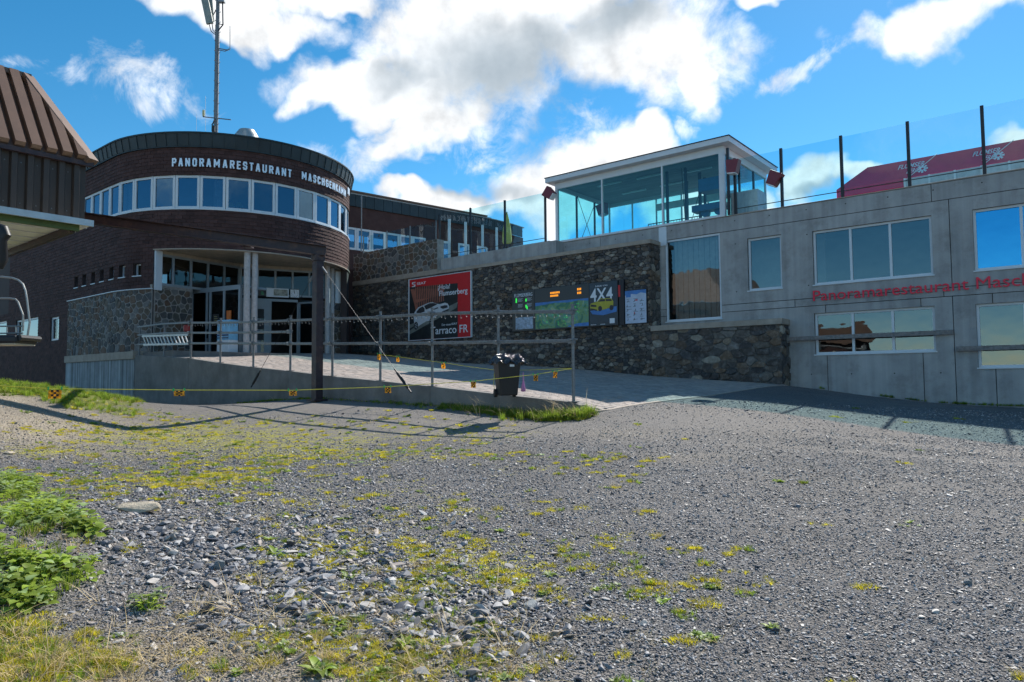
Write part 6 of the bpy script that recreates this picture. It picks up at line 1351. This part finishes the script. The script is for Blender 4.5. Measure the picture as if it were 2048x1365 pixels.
# ------------------------------------------------------------ scattering (stones, grass and leaves on the ground)
def rock_mesh(name, mat, flat_, seed, n=11):
    r = random.Random(seed); bm = bmesh.new()
    for _ in range(n): v = Vector((r.gauss(0, 1), r.gauss(0, 1), r.gauss(0, 1))).normalized() * r.uniform(.8, 1.05); bm.verts.new((v.x, v.y * r.uniform(.65, 1), v.z * flat_))
    bmesh.ops.convex_hull(bm, input=bm.verts); loose = [v for v in bm.verts if not v.link_faces]; bmesh.ops.delete(bm, geom=loose, context='VERTS')
    me = bpy.data.meshes.new(name); bm.to_mesh(me); bm.free(); me.materials.append(mat); return me
def scatter(name, pts, rot, scl, idx, meshes, label=None):
    src = bpy.data.collections.new(name + '_kinds')
    for i, me in enumerate(meshes): o = bpy.data.objects.new('%s_kind_%02d' % (name, i), me); src.objects.link(o)
    me = bpy.data.meshes.new(name); n = len(pts); me.vertices.add(n); me.vertices.foreach_set('co', np.asarray(pts, np.float32).ravel())
    a = me.attributes.new('rot', 'FLOAT_VECTOR', 'POINT'); a.data.foreach_set('vector', np.asarray(rot, np.float32).ravel())
    a = me.attributes.new('scl', 'FLOAT_VECTOR', 'POINT'); a.data.foreach_set('vector', np.asarray(scl, np.float32).ravel())
    a = me.attributes.new('idx', 'INT', 'POINT'); a.data.foreach_set('value', np.asarray(idx, np.int32))
    o = bpy.data.objects.new(name, me); COL.objects.link(o); o['kind'] = 'stuff'
    ng = bpy.data.node_groups.new(name, 'GeometryNodeTree'); ng.interface.new_socket('Geometry', in_out='INPUT', socket_type='NodeSocketGeometry'); ng.interface.new_socket('Geometry', in_out='OUTPUT', socket_type='NodeSocketGeometry')
    N = ng.nodes.new; L = ng.links.new; gi = N('NodeGroupInput'); go = N('NodeGroupOutput'); ip = N('GeometryNodeInstanceOnPoints'); ci = N('GeometryNodeCollectionInfo'); ci.inputs['Collection'].default_value = src; ci.inputs['Separate Children'].default_value = True; ci.inputs['Reset Children'].default_value = True
    def na(nm, ty): x = N('GeometryNodeInputNamedAttribute'); x.data_type = ty; x.inputs['Name'].default_value = nm; return x.outputs['Attribute']
    L(gi.outputs[0], ip.inputs['Points']); L(ci.outputs[0], ip.inputs['Instance']); ip.inputs['Pick Instance'].default_value = True; L(na('idx', 'INT'), ip.inputs['Instance Index'])
    e2r = N('FunctionNodeEulerToRotation'); L(na('rot', 'FLOAT_VECTOR'), e2r.inputs[0]); L(e2r.outputs[0], ip.inputs['Rotation']); L(na('scl', 'FLOAT_VECTOR'), ip.inputs['Scale']); L(ip.outputs[0], go.inputs[0])
    md = o.modifiers.new('scatter', 'NODES'); md.node_group = ng; return o
slate = pm('slate_gravel', (0, 0, 0), .6, pal=[(.10, .104, .12), (.19, .19, .205), (.13, .134, .15), (.27, .265, .275), (.07, .073, .086), (.40, .385, .375), (.26, .225, .195), (.17, .172, .188), (.42, .385, .35), (.31, .26, .225)], var=.2, vs=30, objrnd=1, spec=.5)
tanst = pm('tan_gravel', (0, 0, 0), .75, pal=[(.30, .26, .20), (.22, .19, .15), (.38, .34, .28), (.16, .15, .14), (.28, .24, .19)], var=.2, vs=30, objrnd=1)
rocks = [rock_mesh('slate_chip', slate, random.choice((.4, .5, .65)), 50 + i, 14) for i in range(9)]; trocks = [rock_mesh('tan_chip', tanst, .5, 90 + i, 9) for i in range(4)]
def sample_ground(n, y0, y1, power=1.0, xl=-1.2, xr=1.2):
    """random points on the yard in front of the camera, thinning out with distance"""
    u = rng.random(n); y = y0 * (y1 / y0) ** (u ** power); x = rng.uniform(xl, xr, n) * (y * .79 + .5); return x, y
def place(n, y0, y1, size, **k):
    x, y = sample_ground(n, y0, y1, **k); cc = .6348 * x + .7727 * y
    z = ground_h(x, y); px, py, d = nproj(x, y, z); ok = (px > -150) & (px < 2200) & (py < 1420)
    pb = np.array([not in_pave(a, b, -.15) for a, b in zip(x, y)]); lim = np.where(px > 1150, C_CONC - .1, C_RAIL - .06); ok &= pb & (cc < lim)
    return x[ok], y[ok], z[ok], px[ok], py[ok], d[ok]
def gravel():
    # fine cover
    x, y, z, px, py, d = place(330000, 2.4, 17.5, 0, power=.9)
    co = blobs(Z_COARSE, px, py); sm = np.maximum(blobs(Z_SMOOTH, px, py), lanes(x, y) * .75); gr = np.maximum(blobs(Z_GRASS, px, py), blobs([(60, 1100, 170, 170), (120, 1330, 260, 80)], px, py) * .8); tn = blobs(Z_TAN, px, py)
    s = .0046 * (1 + .11 * d) * np.exp(rng.normal(0, .38, len(x))) * (1 + .55 * co * rng.random(len(x)))
    keep = rng.random(len(x)) > np.maximum(gr * .75, np.maximum(sm * .85, .55 * tn)); keep &= (y < 12.5) | (rng.random(len(x)) < .45)
    istan = rng.random(len(x)) < tn * .9 + .04
    idx = np.where(istan, rng.integers(9, 13, len(x)), rng.integers(0, 9, len(x)))
    n = len(x); rot = np.stack([rng.normal(0, .35, n), rng.normal(0, .35, n), rng.uniform(0, 6.28, n)], -1); sc = s[:, None] * np.stack([rng.uniform(.8, 1.5, n), rng.uniform(.7, 1.1, n), rng.uniform(.6, 1.2, n)], -1)
    P = np.stack([x, y, z + s * .25], -1); print('fine', keep.sum()); scatter('gravel', P[keep], rot[keep], sc[keep], idx[keep], rocks + trocks)
    # larger slate chips
    x, y, z, px, py, d = place(60000, 2.5, 12, 0); co = blobs(Z_COARSE, px, py); keep = rng.random(len(x)) < co ** 2 * .95 + .008; x, y, z, d = x[keep], y[keep], z[keep], d[keep]; n = len(x); co = co[keep]
    s = np.clip(.0155 * np.exp(rng.normal(0, .5, n)), .009, .045) * (.7 + .5 * co); rot = np.stack([rng.normal(0, .3, n), rng.normal(0, .3, n), rng.uniform(0, 6.28, n)], -1); sc = s[:, None] * np.stack([rng.uniform(.9, 1.7, n), rng.uniform(.8, 1.2, n), rng.uniform(.6, 1.1, n)], -1)
    print('big', n); scatter('slate_rubble', np.stack([x, y, z + s * .25], -1), rot, sc, rng.integers(0, 9, n), rocks)
    # tan pebbles on the path at the left
    n0 = 40000; x = rng.uniform(-18, -3, n0); y = rng.uniform(8.5, 20, n0); z = ground_h(x, y); px, py, d = nproj(x, y, z); tn = blobs(Z_TAN[:2], px, py); k = (rng.random(n0) < tn) & (.6348 * x + .7727 * y < C_RAIL - .1); x, y, z = x[k], y[k], z[k]; n = len(x); s = .012 * np.exp(rng.normal(0, .4, n)); rot = rng.uniform(0, 6, (n, 3)); print('tan', n)
    scatter('path_pebbles', np.stack([x, y, z + s * .2], -1), rot, s[:, None] * np.ones((1, 3)), np.where(rng.random(n) < .8, rng.integers(9, 13, n), rng.integers(0, 9, n)), rocks + trocks)
gravel()
grassA = pm('grass_green', (.22, .31, .035), .6, var=.3, vs=8, objrnd=.35, trans=.6); grassY = pm('grass_yellow', (.56, .50, .035), .65, var=.3, vs=8, objrnd=.35, trans=.6); straw = pm('dry_straw', (.62, .47, .24), .7, var=.2, vs=8, objrnd=.3, trans=.2)
leafA = pm('broad_leaf', (.30, .40, .05), .5, var=.3, vs=14, objrnd=.4, trans=.5, spec=.5); leafB = pm('pale_leaf', (.32, .42, .16), .55, var=.25, vs=14, objrnd=.35, trans=.4)
def tuft(name, mat, n, h, spread, w, seed, lean=.5):
    r = random.Random(seed); m = MB()
    for _ in range(n):
        a = r.uniform(0, 6.28); b = Vector((math.cos(a), math.sin(a), 0)) * r.uniform(0, spread); d = Vector((math.cos(a + r.uniform(-.7, .7)), math.sin(a + r.uniform(-.7, .7)), 0)) * (lean * r.uniform(.3, 1.2)); hh = h * r.uniform(.5, 1.1); sd_ = Vector((-d.y, d.x, 0)).normalized() * w
        p1 = b + d * hh * .35 + ZV * hh * .6; p2 = b + d * hh + ZV * hh * r.uniform(.75, 1.05); m.mesh_faces([b - sd_, b + sd_, p1 + sd_ * .8, p1 - sd_ * .8, p2], [(0, 1, 2, 3), (3, 2, 4)])
    me = bpy.data.meshes.new(name); me.from_pydata(m.v, [], m.f); me.materials.append(mat); return me
def leaf(m, base, d, length, width, droop, curl=.25, nseg=4, rise=.45):
    d = d.normalized(); sd_ = d.cross(ZV).normalized(); V = []; p = Vector(base); 
    for i in range(nseg + 1):
        f_ = i / nseg; ww = width * math.sin(math.pi * (.12 + .88 * f_) ** .8) if i < nseg else 0.0
        u_ = ZV * curl * ww; V += [p - sd_ * ww + u_, p.copy(), p + sd_ * ww + u_]; p = p + (d * (1 - .2 * f_) + ZV * (rise - droop * f_ * 1.6)).normalized() * (length / nseg)
    m.mesh_faces(V, [(3 * i + k, 3 * i + k + 1, 3 * i + k + 4, 3 * i + k + 3) for i in range(nseg) for k in (0, 1)])
def rosette(name, mat, n, length, width, seed):
    r = random.Random(seed); m = MB()
    for i in range(n): a = i * 2.4 + r.uniform(-.3, .3); leaf(m, (0, 0, 0), Vector((math.cos(a), math.sin(a), r.uniform(.0, .7))), length * r.uniform(.6, 1.1), width * r.uniform(.8, 1.2), r.uniform(.3, .8))
    me = bpy.data.meshes.new(name); me.from_pydata(m.v, [], m.f); me.polygons.foreach_set('use_smooth', [True] * len(m.f)); me.materials.append(mat); return me
def leafy(name, mat, n, seed):
    """a low stemmed plant with round leaves"""
    r = random.Random(seed); m = MB()
    for i in range(n):
        a = r.uniform(0, 6.28); rr = r.uniform(0, .14); z = r.uniform(.015, .10); p = Vector((math.cos(a) * rr, math.sin(a) * rr, z)); L_ = r.uniform(.05, .085); leaf(m, p, Vector((math.cos(a), math.sin(a), r.uniform(-.2, .3))), L_, L_ * r.uniform(.40, .52), r.uniform(.2, .5), .25, 4, .12)
        q = Vector((math.cos(a) * rr * .3, math.sin(a) * rr * .3, 0)); sd_ = Vector((.0025, .0025, 0)); m.face([q - sd_, q + sd_, p + sd_, p - sd_])
    me = bpy.data.meshes.new(name); me.from_pydata(m.v, [], m.f); me.polygons.foreach_set('use_smooth', [True] * len(m.f)); me.materials.append(mat); return me
def greens():
    T = [tuft('tuft', grassA, 26, .05, .03, .0016, 1, .8), tuft('tuft', grassY, 30, .04, .035, .0016, 2, .9), tuft('tuft', grassY, 34, .028, .045, .002, 3, 1.1), tuft('tuft', straw, 14, .09, .04, .0013, 4, 1.5), tuft('tuft', grassA, 40, .10, .05, .002, 5, .6), rosette('weed', leafA, 9, .05, .010, 6), rosette('weed', leafB, 8, .045, .012, 7), tuft('tuft', straw, 7, .2, .06, .0022, 8, 2.6)]
    x, y, z, px, py, d = place(30000, 2.6, 17.5, 0, power=.9); ms = blobs(Z_MOSS, px, py); cl = np.clip(vnoise(x * 2.2, y * 2.2, 21) * 1.1 + .2, 0, 1) ** 1.4
    k = rng.random(len(x)) < ms * (cl * .9 + .12) * .8 + .0035; x, y, d = x[k], y[k], d[k]; m_ = rng.integers(4, 12, len(x)); kind = rng.random(len(x)); X = np.repeat(x, m_); Y = np.repeat(y, m_); D_ = np.repeat(d, m_); K_ = np.repeat(kind, m_); n = len(X); print('tufts', n)
    rad = np.repeat(rng.uniform(.015, .07, len(x)), m_); X = X + rng.normal(0, 1, n) * rad; Y = Y + rng.normal(0, 1, n) * rad * .8; Z_ = ground_h(X, Y)
    idx = np.where(K_ < .3, rng.choice([0, 1, 0], n), np.where(K_ < .8, rng.choice([1, 2, 2], n), np.where(K_ < .92, rng.choice([5, 6, 0], n), rng.choice([3, 2, 1], n)))); sc_ = rng.uniform(.35, .95, n) * (1 + .045 * D_)
    scatter('low_weeds', np.stack([X, Y, Z_], -1), np.stack([rng.normal(0, .12, n), rng.normal(0, .12, n), rng.uniform(0, 6.28, n)], -1), sc_[:, None] * np.array([[1, 1, .7]]), idx, T)
    # straw in the foreground, lying flat and light
    x, y, z, px, py, d = place(14000, 2.5, 4.8, 0); w_ = blobs([(650, 1300, 420, 75, .5), (450, 1250, 200, 60, .35), (150, 1330, 260, 70, .9), (1000, 1300, 250, 60, .12)], px, py); k = rng.random(len(x)) < w_ * .45; n = k.sum(); print('straw', n)
    scatter('dry_stalks', np.stack([x, y, z], -1)[k], np.stack([rng.normal(0, .2, n), rng.normal(0, .2, n), rng.uniform(0, 6.28, n)], -1), rng.uniform(.5, 1.0, (n, 1)) * np.array([[1, 1, .6]]), rng.choice([3, 7], n, p=[.6, .4]), T)
    # grass bank on the left and strip under the ramp wall
    n0 = 42000; x = rng.uniform(-19, -7, n0); y = rng.uniform(13, 21, n0); z = ground_h(x, y); px, py, d = nproj(x, y, z); w_ = blobs(Z_GRASS, px, py); k = (rng.random(n0) < np.clip(w_ * 1.3 - .3, 0, 1) * np.clip(vnoise(x * 3, y * 3, 12) * 1.5 + .8, .1, 1)) & (.6348 * x + .7727 * y < C_RAIL - .15); P = np.stack([x, y, z], -1)[k]; n = len(P); print('bank', n)
    sc = rng.uniform(.8, 1.7, (n, 1)) * np.ones((1, 3)); scatter('bank_grass', P, np.stack([rng.normal(0, .15, n), rng.normal(0, .15, n), rng.uniform(0, 6.28, n)], -1), sc, rng.choice([0, 4, 1, 3, 6], n, p=[.3, .36, .2, .05, .09]), T)
    s0 = on(C_RAIL, 470, 800)[0]; s1 = on(C_RAIL, 1190, 820)[0]; n0 = 9000; s = rng.uniform(0, 1, n0) ** .6 * (s1 - s0) + s0; f_ = (s - s0) / (s1 - s0); o = .02 + np.abs(rng.normal(0, 1, n0)) * (.04 + .30 * f_ ** 2.2)
    P = np.stack([NV.x * (C_RAIL - o) + UV.x * s, NV.y * (C_RAIL - o) + UV.y * s], -1); z = ground_h(P[:, 0], P[:, 1]); n = n0; k = (o < .75) & (rng.random(n0) < np.clip(vnoise(s * 2.2, o * 5, 77) * 1.6 + .75 - o * .9, .04, 1)); P = np.stack([P[:, 0], P[:, 1], z], -1)[k]; n = len(P); ff = f_[k]
    sc = (rng.uniform(.5, 1.3, (n, 1)) * (.7 + 1.5 * ff[:, None] ** 3)) * np.ones((1, 3)); scatter('wall_foot_grass', P, np.stack([rng.normal(0, .15, n), rng.normal(0, .15, n), rng.uniform(0, 6.28, n)], -1), sc, rng.choice([0, 4, 1, 5, 3, 7], n, p=[.34, .30, .22, .05, .06, .03]), T)
    # moss at the foot of the concrete facade
    n = 600; s = rng.uniform(sE, 4, n); P = np.stack([NV.x * (C_CONC - .03) + UV.x * s, NV.y * (C_CONC - .03) + UV.y * s], -1) - np.abs(rng.normal(0, .05, (n, 1))) * np.array([[NV.x, NV.y]]); z = ground_h(P[:, 0], P[:, 1]); k = vnoise(s * 3, s * 0, 5) > .1
    scatter('facade_foot_weeds', np.stack([P[:, 0], P[:, 1], z], -1)[k], np.stack([rng.normal(0, .2, n), rng.normal(0, .2, n), rng.uniform(0, 6.28, n)], -1)[k], rng.uniform(.5, 1.1, (n, 1))[k] * np.ones((1, 3)), rng.choice([0, 4], n)[k], T)
    # leafy cover at the left edge
    LV = [leafy('leafy', leafA, 22, 11), leafy('leafy', leafB, 20, 12), leafy('leafy', leafB, 15, 13), leafy('leafy', leafA, 12, 14)]
    x, y, z, px, py, d = place(26000, 2.7, 8.5, 0, xl=-1.35, xr=-.3); w_ = blobs([(20, 960, 85, 45), (60, 1040, 120, 60), (60, 1090, 110, 80, .95), (155, 1070, 55, 30, .9), (100, 1140, 110, 40, .8), (40, 1190, 130, 35, .8), (300, 1215, 50, 22, .62), (100, 1180, 90, 30, .5), (200, 1010, 20, 10, .3), (420, 1205, 40, 12, .2)], px, py); k = rng.random(len(x)) < np.clip(w_ * 1.3 - .5, 0, 1) * np.clip(vnoise(x * 5, y * 5, 33) * 2 + .75, 0, 1) * .5; n = k.sum(); print('leafy', n)
    scatter('leafy_ground_cover', np.stack([x, y, z], -1)[k], np.stack([rng.normal(0, .15, n), rng.normal(0, .15, n), rng.uniform(0, 6.28, n)], -1), rng.uniform(.45, .95, (n, 1)) * np.ones((1, 3)), rng.choice([0, 1, 2, 3], n, p=[.35, .15, .15, .35]), LV)
    k2 = (rng.random(len(x)) < np.clip(w_ * 1.3 - .4, 0, 1) * .12); n = k2.sum(); scatter('leafy_undergrowth', np.stack([x, y, z], -1)[k2], np.stack([rng.normal(0, .2, n), rng.normal(0, .2, n), rng.uniform(0, 6.28, n)], -1), rng.uniform(.6, 1.3, (n, 1)) * np.ones((1, 3)), rng.choice([0, 1, 3, 4], n), T)
    # thick yellow grass in the lower left corner
    x, y, z, px, py, d = place(60000, 2.4, 5.0, 0, xl=-1.3, xr=-.2); w_ = blobs([(60, 1330, 230, 60), (20, 1260, 130, 40, .8), (170, 1290, 90, 30, .6), (10, 1000, 60, 30, .5), (400, 1350, 100, 25, .5)], px, py); k = rng.random(len(x)) < np.clip(w_ * 1.4 - .45, 0, 1) * .35; n = k.sum(); print('corner', n)
    scatter('corner_grass', np.stack([x, y, z], -1)[k], np.stack([rng.normal(0, .2, n), rng.normal(0, .2, n), rng.uniform(0, 6.28, n)], -1), rng.uniform(.5, 1.1, (n, 1)) * np.ones((1, 3)), rng.choice([0, 1, 2, 3], n, p=[.3, .4, .2, .1]), T)
greens()
def gpoint(px, py):
    d = px_dir(px, py); t = 2.
    for _ in range(60): p = O + d * t; h = float(ground_h(np.array(p.x), np.array(p.y))); t += (p.z - h) / max(.05, -d.z) * .6
    return O + d * t
# weeds and stones one can point at
for i, (px, py, sc, k, lab) in enumerate([(640, 1345, 1.5, 0, 'largest broad leaved weed at the bottom edge of the gravel'), (812, 1290, 1.05, 1, 'dark green broad weed above the bottom edge, right of the largest weed'), (550, 1108, 1.2, 2, 'upright leafy weed in the middle of the slate rubble'), (540, 1080, .9, 0, 'small upright weed just behind the upright leafy weed'), (697, 1155, .9, 1, 'small green weed left of the flat dark slate'), (1100, 1152, .7, 2, 'small round weed in the yellow moss patch right of centre'), (1543, 1257, .7, 0, 'lone green weed on the bare gravel at the lower right'), (675, 1250, .8, 2, 'low weed between slate chips left of the dark green broad weed')]):
    p = gpoint(px, py); t = thing('weed', lab, 'weed', p); r = random.Random(60 + i)
    for q in range(20):
        m = MB(); a = q * 2.4 + r.uniform(-.2, .2); leaf(m, p + Vector((math.cos(a), math.sin(a), 0)) * .008, Vector((math.cos(a), math.sin(a), r.uniform(-.25, .5))), .085 * sc * r.uniform(.5, 1.2), .013 * sc * r.uniform(.7, 1.3), r.uniform(.3, .9), .3, 5); m.build('leaf', leafA if q % 3 else leafB, t, smooth=True)
pale = pm('pale_rock', (.50, .42, .31), .8, var=.25, vs=8, bump=.02, bs=20); greyr = pm('grey_rock', (.17, .19, .20), .7, var=.25, vs=8, bump=.015, bs=20)
for i, (px, py, w, d_, h, mt_, lab) in enumerate([(275, 1024, .22, .17, .075, pale, 'flat pale sandstone rock lying in the gravel at the left'), (1063, 1213, .08, .06, .025, greyr, 'flat grey slate slab with a dark chip beside it, bottom centre'), (645, 1185, .045, .035, .03, greyr, 'dark blue slate lump left of centre in the rubble'), (438, 1138, .045, .04, .05, greyr, 'upright blue slate block right of the leafy plants'), (155, 1010, .0, 0, 0, None, ''), (18, 908, .13, .09, .03, pale, 'small pale rock at the far left edge of the gravel'), (1935, 1170, .035, .03, .03, greyr, 'dark lump of stone on the fine gravel at the right')]):
    if not mt_: continue
    p = gpoint(px, py); me = rock_mesh('rock', mt_, .9, 200 + i, 22); k_ = bpy.data.objects.new('rock', me); COL.objects.link(k_); k_.location = p + ZV * h * .5; k_.scale = (w, d_, h); k_.rotation_euler = (0, 0, i * 1.1); tag(k_, lab, 'rock')
    md = k_.modifiers.new('bevel', 'BEVEL'); md.width = .1; md.segments = 2
print('objects', len(S.objects), 'done')
